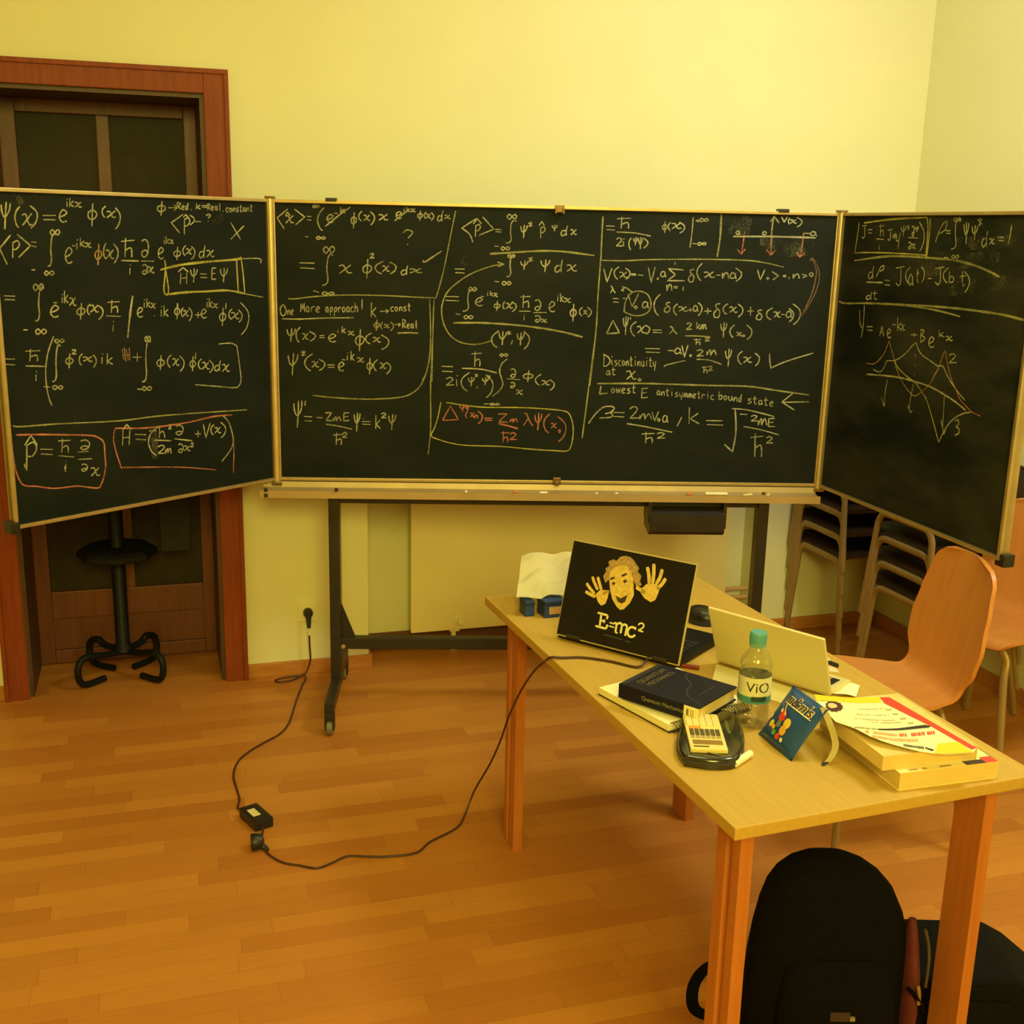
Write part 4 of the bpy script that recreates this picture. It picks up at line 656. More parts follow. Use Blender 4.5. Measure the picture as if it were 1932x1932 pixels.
BOOK = {"cover":[[-960,1510],[400,1210],[600,1160],[750,-1360],[560,-1500],[-10,-1420],[-420,-1250],[-770,-980],[-960,-800],[-1060,-600],[-1130,-240],[-1180,-120],[-1330,160],[-1240,610],[-1140,1140]],"print":{"yellow":[[[-960,1500],[390,1200],[280,950],[-980,1180],[-1120,1160]],[[160,-1010],[590,-1050],[560,-1500],[0,-1410],[-170,-1350]]],"red":[[[400,1200],[600,1150],[750,-1360],[610,-1400],[530,-320],[310,900]],[[-320,-470],[-290,-470],[-370,-600],[-400,-600]],[[-280,-470],[-250,-470],[-330,-610],[-360,-600]],[[-240,-470],[-210,-470],[-290,-610],[-310,-610]],[[-190,-470],[-160,-470],[-240,-610],[-270,-610]],[[-60,-480],[-30,-480],[-110,-620],[-140,-620]],[[-20,-480],[10,-480],[-70,-620],[-100,-620]],[[20,-480],[50,-490],[-30,-620],[-60,-620]],[[70,-490],[100,-490],[20,-620],[-10,-620]],[[110,-490],[140,-490],[60,-630],[30,-620]],[[160,-490],[190,-490],[100,-630],[80,-630]],[[200,-490],[230,-500],[150,-630],[120,-630]],[[290,-500],[320,-500],[240,-640],[210,-630]],[[330,-500],[360,-500],[280,-640],[250,-640]],[[380,-500],[410,-500],[320,-640],[290,-640]],[[420,-510],[450,-510],[370,-640],[340,-640]]],"black":[[[-650,-240],[450,-220],[530,-300],[450,-350],[-660,-300]],[[-190,-1090],[-90,-1230],[-160,-1270],[-220,-1150]],[[-560,-940],[-540,-950],[-600,-1040],[-620,-1040]],[[-530,-950],[-510,-960],[-570,-1060],[-590,-1050]],[[-500,-960],[-480,-970],[-540,-1070],[-560,-1060]],[[-470,-970],[-450,-980],[-510,-1080],[-530,-1070]],[[-440,-980],[-420,-990],[-480,-1090],[-500,-1080]],[[-410,-1000],[-390,-1000],[-450,-1100],[-470,-1090]],[[-380,-1010],[-360,-1010],[-420,-1110],[-440,-1100]],[[-350,-1020],[-330,-1030],[-390,-1120],[-410,-1120]],[[-320,-1030],[-300,-1040],[-360,-1140],[-380,-1130]],[[-290,-1040],[-270,-1050],[-330,-1150],[-350,-1140]],[[-260,-1050],[-240,-1060],[-300,-1160],[-320,-1150]],[[-230,-1060],[-210,-1070],[-270,-1170],[-290,-1160]]],"orange":[[[-1000,-350],[-970,-350],[-1040,-470],[-1060,-470]],[[-960,-350],[-930,-360],[-1000,-480],[-1030,-470]],[[-840,-380],[-820,-390],[-880,-510],[-910,-500]],[[-800,-390],[-780,-400],[-840,-510],[-870,-510]],[[-760,-400],[-740,-400],[-800,-520],[-830,-520]],[[-730,-410],[-700,-410],[-760,-530],[-790,-530]],[[-690,-420],[-660,-420],[-730,-540],[-750,-540]],[[-650,-420],[-620,-430],[-690,-550],[-710,-540]],[[-610,-430],[-580,-440],[-650,-560],[-670,-550]],[[-570,-440],[-540,-450],[-610,-570],[-630,-560]],[[-530,-450],[-500,-460],[-570,-580],[-600,-570]],[[-490,-460],[-460,-470],[-530,-580],[-560,-580]],[[-450,-470],[-420,-470],[-490,-590],[-520,-590]],[[-410,-480],[-380,-480],[-450,-600],[-480,-600]],[[-1000,-570],[-970,-580],[-1030,-680],[-1050,-670]],[[-960,-580],[-930,-590],[-980,-690],[-1010,-680]],[[-910,-600],[-890,-610],[-940,-710],[-970,-700]],[[-870,-610],[-840,-620],[-900,-720],[-930,-710]],[[-830,-620],[-800,-630],[-860,-740],[-890,-730]],[[-790,-640],[-760,-650],[-820,-750],[-850,-740]],[[-750,-650],[-720,-660],[-780,-760],[-800,-750]],[[-710,-670],[-680,-680],[-730,-780],[-760,-770]],[[-660,-680],[-640,-690],[-690,-790],[-720,-780]],[[-620,-690],[-590,-700],[-650,-810],[-680,-800]],[[-580,-710],[-550,-720],[-610,-820],[-640,-810]],[[-550,-680],[-530,-690],[-600,-810],[-630,-810]],[[-510,-690],[-480,-690],[-550,-820],[-580,-810]],[[-470,-690],[-440,-700],[-510,-820],[-540,-820]],[[-430,-700],[-400,-700],[-470,-830],[-500,-820]],[[-380,-700],[-360,-710],[-430,-830],[-460,-830]],[[-340,-710],[-310,-710],[-390,-840],[-410,-830]],[[-300,-710],[-270,-720],[-340,-840],[-370,-840]],[[-260,-720],[-230,-720],[-300,-840],[-330,-840]],[[-210,-720],[-190,-730],[-260,-850],[-290,-850]],[[-170,-730],[-140,-730],[-220,-850],[-250,-850]],[[-130,-730],[-100,-740],[-170,-860],[-200,-860]]],"plum":[[[-760,800],[-790,720],[-860,680],[-920,600],[-970,610],[-1050,550],[-1070,600],[-1140,570],[-1130,650],[-1180,670],[-1130,750],[-1140,810],[-1070,880],[-1050,960],[-970,1000],[-920,1080],[-860,1080],[-780,1140],[-760,1090],[-680,1120],[-700,1040],[-650,1020],[-700,930],[-690,870]]],"grey":[[[-1120,-160],[-900,-200],[-940,-250],[-1150,-210]],[[-900,-220],[-810,-230],[-840,-280],[-930,-270]],[[-780,-220],[-660,-240],[-700,-290],[-810,-280]],[[-420,750],[-410,750],[-430,710],[-450,710]],[[-400,750],[-390,750],[-410,710],[-420,710]],[[-380,750],[-360,750],[-380,710],[-400,710]],[[-350,740],[-340,740],[-360,700],[-380,700]],[[-330,740],[-320,740],[-340,700],[-350,700]],[[-310,740],[-290,740],[-310,700],[-330,700]],[[-280,740],[-270,740],[-290,700],[-310,700]],[[-260,730],[-250,730],[-270,690],[-280,690]],[[-240,730],[-220,730],[-240,690],[-260,690]],[[-220,730],[-200,730],[-220,690],[-240,690]],[[-190,730],[-180,730],[-200,690],[-210,690]],[[-170,730],[-150,720],[-170,680],[-190,690]],[[-150,720],[-130,720],[-150,680],[-170,680]],[[-100,720],[-80,720],[-100,680],[-120,680]],[[-80,720],[-60,710],[-80,670],[-100,680]],[[-50,710],[-40,710],[-60,670],[-70,670]],[[-30,710],[-10,710],[-40,670],[-50,670]],[[-10,710],[10,710],[-10,670],[-30,670]],[[40,700],[60,700],[30,660],[20,660]],[[60,700],[80,700],[60,660],[40,660]],[[90,700],[100,700],[80,660],[70,660]],[[110,700],[130,690],[100,650],[90,660]],[[160,690],[170,690],[150,650],[140,650]],[[-650,480],[-630,480],[-650,440],[-670,450]],[[-620,480],[-600,480],[-620,440],[-640,440]],[[-590,480],[-570,470],[-590,440],[-610,440]],[[-570,470],[-550,470],[-570,430],[-590,430]],[[-540,470],[-520,470],[-540,430],[-560,430]],[[-510,470],[-490,460],[-510,430],[-530,430]],[[-460,460],[-440,460],[-460,420],[-480,420]],[[-430,460],[-410,450],[-430,410],[-450,420]],[[-400,450],[-380,450],[-400,410],[-420,410]],[[-350,440],[-330,440],[-350,400],[-370,410]],[[-290,440],[-270,440],[-290,400],[-310,400]],[[-240,430],[-220,430],[-240,390],[-260,390]],[[-210,430],[-190,420],[-210,390],[-230,390]],[[-180,420],[-160,420],[-180,380],[-200,380]],[[-150,420],[-140,420],[-160,380],[-180,380]],[[-130,420],[-110,410],[-130,370],[-150,380]],[[-100,410],[-80,410],[-100,370],[-120,370]],[[-40,410],[-30,400],[-50,360],[-70,370]],[[-20,400],[0,400],[-20,360],[-40,360]],[[40,390],[60,390],[40,350],[20,360]],[[-830,260],[-810,260],[-830,220],[-850,220]],[[-790,260],[-770,250],[-790,220],[-820,220]],[[-730,250],[-710,240],[-730,210],[-750,210]],[[-660,240],[-640,230],[-660,200],[-690,200]],[[-630,230],[-610,230],[-630,190],[-650,190]],[[-600,230],[-580,220],[-600,190],[-620,190]],[[-570,220],[-540,220],[-570,180],[-590,180]],[[-530,220],[-510,210],[-530,180],[-560,180]],[[-500,210],[-480,210],[-500,170],[-520,170]],[[-470,210],[-450,200],[-470,170],[-490,170]],[[-440,200],[-410,200],[-440,160],[-460,160]],[[-400,200],[-380,190],[-400,160],[-420,160]],[[-370,190],[-350,190],[-370,150],[-390,150]],[[-340,190],[-320,180],[-340,150],[-360,150]],[[-270,180],[-250,170],[-270,140],[-290,140]],[[-240,170],[-220,170],[-240,130],[-260,130]],[[-210,170],[-190,160],[-210,130],[-230,130]],[[-180,160],[-150,160],[-170,120],[-200,120]],[[-140,160],[-120,150],[-140,120],[-160,120]],[[-110,150],[-90,150],[-110,110],[-130,110]],[[-80,150],[-50,140],[-80,110],[-100,110]],[[-40,140],[-20,140],[-40,100],[-70,100]],[[-10,140],[10,130],[-10,100],[-30,100]],[[-550,90],[-530,90],[-550,60],[-570,60]],[[-520,90],[-500,90],[-530,50],[-540,50]],[[-470,90],[-450,80],[-470,50],[-490,50]],[[-450,80],[-430,80],[-450,40],[-470,40]],[[-370,70],[-350,70],[-370,30],[-390,30]],[[-320,70],[-300,60],[-320,30],[-340,30]],[[-290,60],[-270,60],[-300,20],[-310,20]],[[-270,60],[-250,60],[-270,20],[-290,20]],[[-240,60],[-220,50],[-240,20],[-260,20]],[[-220,50],[-200,50],[-220,10],[-240,20]],[[-190,50],[-170,50],[-190,10],[-210,10]],[[-160,50],[-150,40],[-170,10],[-190,10]],[[-140,40],[-120,40],[-140,0],[-160,10]],[[-110,40],[-100,40],[-120,0],[-130,0]],[[-90,40],[-70,30],[-90,0],[-110,0]],[[-60,30],[-40,30],[-70,-10],[-80,0]],[[-40,30],[-20,30],[-40,-10],[-60,-10]],[[-10,30],[10,20],[-10,-10],[-30,-10]],[[20,20],[30,20],[10,-20],[-10,-10]],[[40,20],[60,20],[40,-20],[20,-20]],[[160,640],[290,620],[250,570],[120,580]],[[150,410],[280,400],[240,340],[120,360]],[[170,180],[300,160],[260,110],[130,120]],[[180,-50],[310,-60],[270,-110],[150,-100]]],"beige":[[[-860,820],[-910,770],[-960,730],[-1020,710],[-1060,720],[-1080,760],[-1080,810],[-1050,870],[-1010,930],[-950,970],[-890,990],[-850,980],[-820,940],[-830,890]]]}}
# ================================================================ SETTING
DW = 4.276; CEIL = 3.25; XR = 3.11; XL = -2.6; YF = -2.6
bm = bm_new(); span(bm, XL-.1, XR+.1, YF-.1, 4.7, -.1, 0); struct('floor', bm, M_floor)
bm = bm_new(); span(bm, XL-.1, XR+.1, YF-.1, 4.7, CEIL, CEIL+.1); struct('ceiling', bm, M_ceil)
bm = bm_new(); span(bm, XR, XR+.1, YF, 4.7, 0, CEIL); struct('wall_right', bm, M_wall)
bm = bm_new(); span(bm, XL-.1, XL, YF, 4.7, 0, CEIL); struct('wall_left', bm, M_wall)
bm = bm_new(); span(bm, XL-.1, XR+.1, YF-.1, YF, 0, CEIL); struct('wall_front', bm, M_wall)
DX0, DX1, DZ = -.482, .218, 2.135      # door opening
NX0, NX1, NZ, NY = .772, 2.52, .83, 4.47   # radiator niche
bm = bm_new()
WB = 4.66
span(bm, XL, DX0, DW, WB, 0, CEIL); span(bm, DX0, DX1, DW, WB, DZ, CEIL); span(bm, DX1, NX0, DW, WB, 0, CEIL)
span(bm, NX0, NX1, DW, WB, NZ, CEIL); span(bm, NX0, NX1, NY, WB, 0, NZ); span(bm, NX1, XR, DW, WB, 0, CEIL)
struct('wall_back', bm, M_wall)
# baseboards
bm = bm_new(); span(bm, .302, NX0+.012, DW-.014, DW, 0, .056, .004); span(bm, NX0, NX0+.012, DW, NY, 0, .056)
span(bm, XL, -.566, DW-.014, DW, 0, .056, .004); span(bm, NX1-.012, XR, DW-.014, DW, 0, .056, .004)
struct('baseboard_back', bm, M_base)
bm = bm_new(); span(bm, NX0+.012, NX1-.012, NY-.014, NY, 0, .07, .003); struct('baseboard_niche', bm, M_baseshade)
bm = bm_new(); span(bm, XR-.014, XR, YF, DW-.014, 0, .056, .004); struct('baseboard_right', bm, M_base)
# door: architrave, lining, leaf
d = bpy.data.objects.new('door_1', None); COL.objects.link(d); d['kind'] = 'structure'; d['label'] = 'dark wooden glazed door in a deep recess behind the left board'
bm = bm_new()
for x0, x1 in ((-.565, DX0), (DX1, .301)):
    span(bm, x0, x1, DW-.022, DW+.002, 0, DZ+.08, .004)
span(bm, DX0, DX1, DW-.022, DW+.002, DZ, DZ+.08, .004)
span(bm, -.565, .301, DW-.030, DW-.018, DZ+.064, DZ+.080, .003)
span(bm, .286, .301, DW-.030, DW-.018, 0, DZ+.064, .003); span(bm, -.565, -.550, DW-.030, DW-.018, 0, DZ+.064, .003)
obj('door_casing', bm, M_casing, d)
bm = bm_new()
span(bm, DX0, DX0+.014, DW+.003, 4.60, 0, DZ); span(bm, DX1-.014, DX1, DW+.003, 4.60, 0, DZ); span(bm, DX0, DX1, DW, 4.60, DZ-.014, DZ)
obj('door_lining', bm, M_doordk, d)
bm = bm_new()
a0, a1 = DX0+.014, DX1-.014
span(bm, a0, a0+.055, 4.59, 4.64, .006, DZ-.014, .004); span(bm, a1-.045, a1, 4.59, 4.64, .006, DZ-.014, .004)
span(bm, a0+.055, a1-.045, 4.59, 4.64, 2.075, DZ-.014, .004)
span(bm, -.145, -.100, 4.592, 4.638, .30, 2.075, .004)
span(bm, a0+.055, a1-.045, 4.59, 4.64, .19, .30, .004); span(bm, a0+.055, a1-.045, 4.59, 4.64, .006, .06, .004)
span(bm, a0+.055, a1-.045, 4.606, 4.63, .06, .19)
span(bm, a0+.055, a1-.045, 4.592, 4.638, 1.0, 1.08, .004)
obj('door_leaf', bm, M_doorwood, d)
for x0, x1 in ((a0+.055, -.145), (-.100, a1-.045)):
    for z0, z1 in ((.30, 1.0), (1.08, 2.075)):
        bm = bm_new(); span(bm, x0-.003, x1+.003, 4.612, 4.620, z0-.003, z1+.003); obj('glass_pane', bm, M_dglass, d)
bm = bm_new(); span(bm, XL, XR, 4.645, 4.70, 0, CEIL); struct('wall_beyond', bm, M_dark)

# ================================================================ BLACKBOARD
PSI = -.2543; BX, BY = 1.3295, 3.7406
ZB, BH, BW = .843, .947, 1.914
root = thing('mobile_blackboard', 'large green mobile chalkboard with two folding wings covered in handwritten equations', 'blackboard', (BX, BY, 0), PSI)
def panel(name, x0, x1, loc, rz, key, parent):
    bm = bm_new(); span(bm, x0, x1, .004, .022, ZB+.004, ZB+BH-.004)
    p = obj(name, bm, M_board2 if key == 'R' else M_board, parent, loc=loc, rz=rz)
    fw = .011; bm = bm_new()
    span(bm, x0, x1, -.006, .026, ZB, ZB+fw, .002); span(bm, x0, x1, -.006, .026, ZB+BH-fw, ZB+BH, .002)
    span(bm, x0, x0+fw, -.006, .026, ZB+fw, ZB+BH-fw, .002); span(bm, x1-fw, x1, -.006, .026, ZB+fw, ZB+BH-fw, .002)
    obj('panel_frame', bm, M_alu, p)
    bm = bm_new()
    for s in CHALK[key].split(';'):
        v = list(map(int, s.split())); wd, ci, q = v[0], v[1], v[2:]
        pts = [(a/1000., b/1000.) for a, b in zip(q[::2], q[1::2])]
        stroke2d(bm, pts, wd/1000.*CW, ci, lambda x, y: (x+OFF[key], .0028, ZB+y), 4, .22)
    obj('chalk_writing', bm, M_chalk, p, recalc=False)
    return p
OFF = {'L': 0, 'C': -BW/2, 'R': 0}
panel('board_panel', -BW/2+.004, BW/2-.004, (0, 0, 0), 0, 'C', root)
pl = panel('wing_panel', -.9514, -.006, (-BW/2, 0, 0), .8294, 'L', root)
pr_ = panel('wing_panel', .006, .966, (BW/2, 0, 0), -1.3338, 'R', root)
bm = bm_new(); span(bm, -.968, -.940, -.012, .034, ZB-.012, ZB+.022, .004); obj('corner_cap', bm, M_blackpl, pl)
bm = bm_new(); span(bm, .948, .984, -.004, .034, ZB-.016, ZB+.020, .004); obj('corner_cap', bm, M_blackpl, pr_)
for sx in (-1, 1):
    bm = bm_new(); tube(bm, [(sx*BW/2, -.004, ZB-.006), (sx*BW/2, -.004, ZB+BH+.002)], .0125, 14, 0)
    h = obj('hinge', bm, M_alu2, root, True)
    bm = bm_new(); span(bm, sx*BW/2-.016, sx*BW/2+.016, -.018, .016, ZB+BH+.001, ZB+BH+.009, .003); obj('hinge_cap', bm, M_bronze, h)
    bm = bm_new(); span(bm, sx*BW/2-.018, sx*BW/2+.018, -.02, .018, ZB-.016, ZB-.004, .003); obj('hinge_cap', bm, M_bronze, h)
# chalk tray
bm = bm_new()
prof = [(.012, .842), (-.010, .840), (-.016, .822), (-.066, .813), (-.072, .823), (-.079, .823), (-.079, .797), (-.060, .795), (.012, .803)]
x0, x1 = -1.005, .945
va = [bm.verts.new((x0, y, z)) for y, z in prof]; vb = [bm.verts.new((x1, y, z)) for y, z in prof]
for i in range(len(prof)):
    j = (i+1) % len(prof); bm.faces.new((va[i], va[j], vb[j], vb[i]))
bm.faces.new(va); bm.faces.new(vb[::-1])
obj('chalk_tray', bm, M_tray, root)
for x, z in ((-.985, .806), (-.985, .826), (-.745, .829)):
    bm = bm_new(); span(bm, x-.006, x+.006, -.086, -.078, z-.006, z+.006, .002); obj('tray_screw', bm, M_blackpl, root)
for x in (-.757, .757):
    bm = bm_new(); span(bm, x-.018, x+.018, -.010, .03, ZB+BH-.004, ZB+BH+.008, .002); obj('post_cap', bm, M_blackpl, root)
bm = bm_new(); span(bm, -.016, .016, -.012, -.004, ZB+BH-.022, ZB+BH+.002, .003); span(bm, -.016, -.010, -.022, -.01, ZB+BH-.026, ZB+BH-.006, .002); span(bm, .010, .016, -.022, -.01, ZB+BH-.026, ZB+BH-.006, .002)
obj('map_clip', bm, M_bronze, root)
bm = bm_new(); span(bm, .006, .034, -.016, -.004, ZB+.001, ZB+.024, .003); span(bm, .012, .028, -.022, -.014, ZB-.004, ZB+.012, .002); obj('map_clip', bm, M_bronze, root)
# stand
bm = bm_new(); span(bm, -.778, .778, -.018, .018, .766, .792, .003); obj('cross_beam', bm, M_frame, root)
bm = bm_new(); span(bm, -.76, .76, -.018, .018, .224, .266, .003); obj('cross_beam', bm, M_frame, root)
for s in (-1, 1):
    bm = bm_new(); span(bm, s*.761-.019, s*.761+.019, -.03, .03, .10, .795, .004)
    po = obj('stand_post', bm, M_frame, root)
    bm = bm_new(); prism(bm, [(0, 0), (.05, 0), (0, .13)], -.003, .003)
    bmesh.ops.transform(bm, matrix=Matrix.Translation((s*.742, .0, .266)) @ Matrix.Diagonal((-s, 1, 1, 1)) @ Matrix.Rotation(pi/2, 4, 'X'), verts=bm.verts[:])
    obj('gusset_plate', bm, M_frame, root)
    bm = bm_new(); lathe(bm, [(0, 0), (.008, 0), (.008, .005), (0, .006)], (s*.735, -.018, .235), 12, Matrix.Rotation(pi/2, 4, 'X')); obj('bolt', bm, M_alu, root, True)
    bm = bm_new(); span(bm, s*.761-.017, s*.761+.017, -.27, .27, .082, .122, .004)
    ft = obj('stand_foot', bm, M_frame, root)
    for sy in (-1, 1):
        bm = bm_new(); lathe(bm, [(.001, -.011), (.024, -.011), (.028, -.007), (.028, .007), (.024, .011), (.001, .011)], (s*.761, sy*.254, .028), 20, Matrix.Rotation(pi/2, 4, 'Y'))
        obj('caster_wheel', bm, M_wheel, ft, True)
        bm = bm_new()
        for q in (-.0145, .0145): span(bm, s*.761+q-.0025, s*.761+q+.0025, sy*.254-.018, sy*.254+.018, .022, .078, .002)
        span(bm, s*.761-.017, s*.761+.017, sy*.254-.02, sy*.254+.02, .058, .084, .004)
        obj('caster_fork', bm, M_blackpl, ft)
# black storage box under the tray
bm = bm_new(); v = [(-.075, .690), (-.075, .752), (-.055, .766), (.04, .766), (.04, .688), (-.06, .676)]
va = [bm.verts.new((.345, y, z)) for y, z in v]; vb = [bm.verts.new((.612, y, z)) for y, z in v]
for i in range(6): j = (i+1) % 6; bm.faces.new((va[i], va[j], vb[j], vb[i]))
bm.faces.new(va); bm.faces.new(vb[::-1]); span(bm, .34, .352, -.07, .03, .72, .792, .002); span(bm, .606, .618, -.07, .03, .70, .792, .002)
span(bm, .37, .46, -.0775, -.0745, .706, .709)
obj('storage_box', bm, M_blackpl2, root)

# ---- loose chalk on the tray (own things)
cB, sB = cos(PSI), sin(PSI)
def tray(x, y): return (BX+cB*x-sB*y, BY+sB*x+cB*y)
def chalk(x, y, z, ln, ang, m, label, r=.005, name='chalk_stick'):
    bm = bm_new(); lathe(bm, [(0, -ln/2), (r*.8, -ln/2), (r, -ln/2+.001), (r, ln/2-.001), (r*.8, ln/2), (0, ln/2)], (0, 0, 0), 12, Matrix.Rotation(pi/2, 4, 'Y'))
    o = obj(name, bm, m, None, True); X, Y = tray(x, y); o.location = (X, Y, z); o.rotation_euler = (0, 0, PSI+ang)
    return tag(o, label, 'chalk')
chalk(.575, -.0755, .829, .078, .0, M_chalkw, 'long white chalk stick on the tray lip just above the black box', .0055)
chalk(.69, -.058, .8215, .042, .55, M_chalky, 'pale yellow chalk stub lying at an angle near the right end of the tray', .0055)
chalk(.765, -.055, .8225, .02, 1.2, M_chalky, 'tiny yellow chalk bit at the far right end of the tray', .006, 'chalk_bit')
chalk(.752, -.040, .8245, .012, .3, M_chalkd, 'dark brown chalk crumb beside the yellow bits at the right of the tray', .004, 'chalk_bit')
chalk(.48, -.0755, .827, .022, .1, M_chalkr, 'short red chalk stub on the tray lip left of the long white stick', .004, 'chalk_bit')
chalk(-.13, -.0755, .827, .018, .2, M_chalkr, 'red chalk crumb on the tray lip left of the board centre clip', .004, 'chalk_bit')
chalk(-.03, -.056, .8205, .028, .1, M_chalkw, 'white chalk stub just below the clip at the board centre', .0055, 'chalk_bit')
chalk(.155, -.06, .8200, .014, 1.1, M_chalkw, 'small white chalk bit right of the board centre, left of its twin', .005, 'chalk_bit')
chalk(.225, -.058, .8203, .013, .8, M_chalkw, 'small white chalk bit on the tray near the storage box, right of its twin', .005, 'chalk_bit')
chalk(-.30, -.0795+.002, .8275, .012, 1.5, M_chalkw, 'white chalk crumb on the front lip of the tray left half', .0045, 'chalk_bit')

# ================================================================ RADIATOR, SOCKET
r = thing('flat_radiator', 'pale flat panel radiator low in the wall niche under the blackboard', 'radiator', (1.675, 4.41, 0))
bm = bm_new(); span(bm, -.712, .712, -.05, -.034, .095, .72, .005); obj('front_panel', bm, M_rad, r)
bm = bm_new(); span(bm, -.70, .70, -.034, .030, .11, .71, .004); obj('radiator_body', bm, M_rad, r)
bm = bm_new(); tube(bm, [(-.525, -.02, .10), (-.525, -.022, .0)], .011, 10, 0); span(bm, -.547, -.503, -.045, .0, .085, .115, .006); span(bm, -.541, -.509, -.038, -.004, 0, .03, .008)
lathe(bm, [(0, 0), (.014, 0), (.014, .03), (0, .032)], (-.505, -.045, .135), 12, Matrix.Rotation(pi/2, 4, 'X'))
obj('radiator_valve', bm, M_white, r, True)
bm = bm_new()
for z in (.165, .125): tube(bm, [(.70, -.01, z), (.842, -.01, z)], .011, 10, 0)
obj('supply_pipe', bm, M_pipe, r, True)
s_ = thing('wall_socket', 'square white mains socket low on the wall right of the door', 'socket', (.5335, DW, .2535))
bm = bm_new(); span(bm, -.037, .037, -.011, 0, -.040, .040, .004); obj('cover_plate', bm, M_white, s_)
bm = bm_new(); lathe(bm, [(.0, 0), (.021, 0), (.0225, .003), (0, .003)], (0, -.0105, 0), 24, Matrix.Rotation(pi/2, 4, 'X')); obj('socket_well', bm, M_white, s_, True)

# ================================================================ COAT STAND IN THE DOOR RECESS
cs = thing('coat_stand', 'black coat stand with curled feet and a ring tray in the door recess', 'coat stand', (-.155, 4.435, 0))
bm = bm_new(); lathe(bm, [(0, .09), (.036, .09), (.040, .10), (.030, .125), (.026, .13), (.026, 1.68), (.018, 1.70), (0, 1.70)], seg=20); obj('pole', bm, M_black, cs, True)
for k, (ang, R) in enumerate(((math.radians(222), .215), (math.radians(312), .215), (math.radians(140), .17), (math.radians(42), .165))):
    bm = bm_new(); pr2 = [(.02, .095), (.09, .104), (R-.05, .122), (R-.012, .108), (R, .066), (R-.014, .026), (R-.05, .0135), (R-.12, .0135)]
    tube(bm, [(cos(ang)*a, sin(ang)*a, z) for a, z in pr2], .0125, 12, 6); obj('foot', bm, M_black, cs, True)
bm = bm_new(); prf = [(.03, .515), (.10, .520), (.13, .512), (.146, .50), (.147, .482), (.135, .474), (.09, .466), (.06, .454), (.03, .452)]
lathe(bm, prf, seg=8); obj('ring_tray', bm, M_black, cs)
bm = bm_new()
for k in range(4):
    a = k*pi/2+.4; tube(bm, [(.02*cos(a), .02*sin(a), 1.6), (.09*cos(a), .09*sin(a), 1.6), (.11*cos(a), .11*sin(a), 1.65)], .008, 8, 4)
obj('coat_hooks', bm, M_black, cs, True)
bm = bm_new(); span(bm, -.055, .055, -.018, .018, .496, 1.56, .012)
for v in bm.verts: v.co.x += .004*sin(v.co.z*9); v.co.y += .004*cos(v.co.z*7)
g = obj('hanging_garment', bm, M_cloth, None); g.location = (.062, 4.40, 0); tag(g, 'narrow dark garment hanging beside the coat stand in the doorway', 'garment')

# ================================================================ TABLE
T = .7194; TA = (.8544, 2.9212); TPSI = -1.5211; TL, TW = 1.335, .670
def tt(a, b): return (TA[0]+cos(TPSI)*a-sin(TPSI)*b, TA[1]+sin(TPSI)*a+cos(TPSI)*b)
tb = thing('work_table', 'light wooden rectangular table cluttered with laptops and books', 'table', (TA[0], TA[1], 0), TPSI)
bm = bm_new(); box(bm, (TL/2, TW/2, T-.012), (TL, TW, .024), 0, .003); obj('table_top', bm, M_table, tb)
for a0, a1 in ((.055, .135), (1.2, 1.28)):
    for b0, b1, s in ((.05, .077, 1), (.60, .627, -1)):
        bm = bm_new(); bo = b0 if s > 0 else b1
        sgn = 1 if a0 > 1 else -1
        af, ab = (a1, a0) if a0 > 1 else (a0, a1)
        q = lambda a, b: (af-sgn*a, bo+s*b)
        pts = [q(0, .0), q(0, .027), q(.08, .027), q(.08, 0), q(.048, 0), q(.043, .008), q(.030, .008), q(.025, 0)]
        prism(bm, pts, 0, T-.024); obj('leg', bm, M_leg, tb)
bm = bm_new(); span(bm, .1, 1.235, .052, .072, T-.06, T-.024); span(bm, .1, 1.235, .604, .624, T-.06, T-.024); obj('apron', bm, M_leg, tb)

# ================================================================ CHAIRS
def chair_shell():
    prof = [(.205, .418), (.198, .434), (.17, .446), (.08, .444), (-.02, .437), (-.10, .434), (-.145, .442), (-.172, .468), (-.186, .51), (-.198, .57), (-.214, .66), (-.232, .75), (-.25, .838)]
    P = catmull([(0, y, z) for y, z in prof], 5)
    Ls = [0]
    for a, b in zip(P, P[1:]): Ls.append(Ls[-1]+(b-a).length)
    S = Ls[-1]
    def hw(t):
        K = [(0, .190), (.08, .205), (.22, .205), (.36, .185), (.45, .155), (.53, .158), (.62, .195), (.70, .203), (.80, .190), (.92, .170), (1, .160)]
        for (a, x), (b, y) in zip(K, K[1:]):
            if t <= b:
                u = (t-a)/(b-a); u = u*u*(3-2*u); return x+(y-x)*u
        return K[-1][1]
    bm = bm_new(); rows = []; NX = 14
    for p, l in zip(P, Ls):
        t = l/S; w_ = hw(t)
        e = min(l, .045)/.045; w_ -= .045*(1-sqrt(max(0, 1-(1-e)**2)))
        e = min(S-l, .07)/.07; w_ -= .07*(1-sqrt(max(0, 1-(1-e)**2)))
        row = []
        for k in range(NX+1):
            xi = -1+2*k/NX; dish = .016*(xi*xi)
            up = max(0, min(1, (t-.42)/.2))
            row.append(bm.verts.new((w_*xi, p.y+dish*up, p.z+dish*(1-up)*.5)))
        rows.append(row)
    for a, b in zip(rows, rows[1:]):
        for k in range(NX): bm.faces.new((a[k], a[k+1], b[k+1], b[k]))
    bmesh.ops.recalc_face_normals(bm, faces=bm.faces[:])
    bmesh.ops.solidify(bm, geom=bm.faces[:], thickness=.011)
    return bm
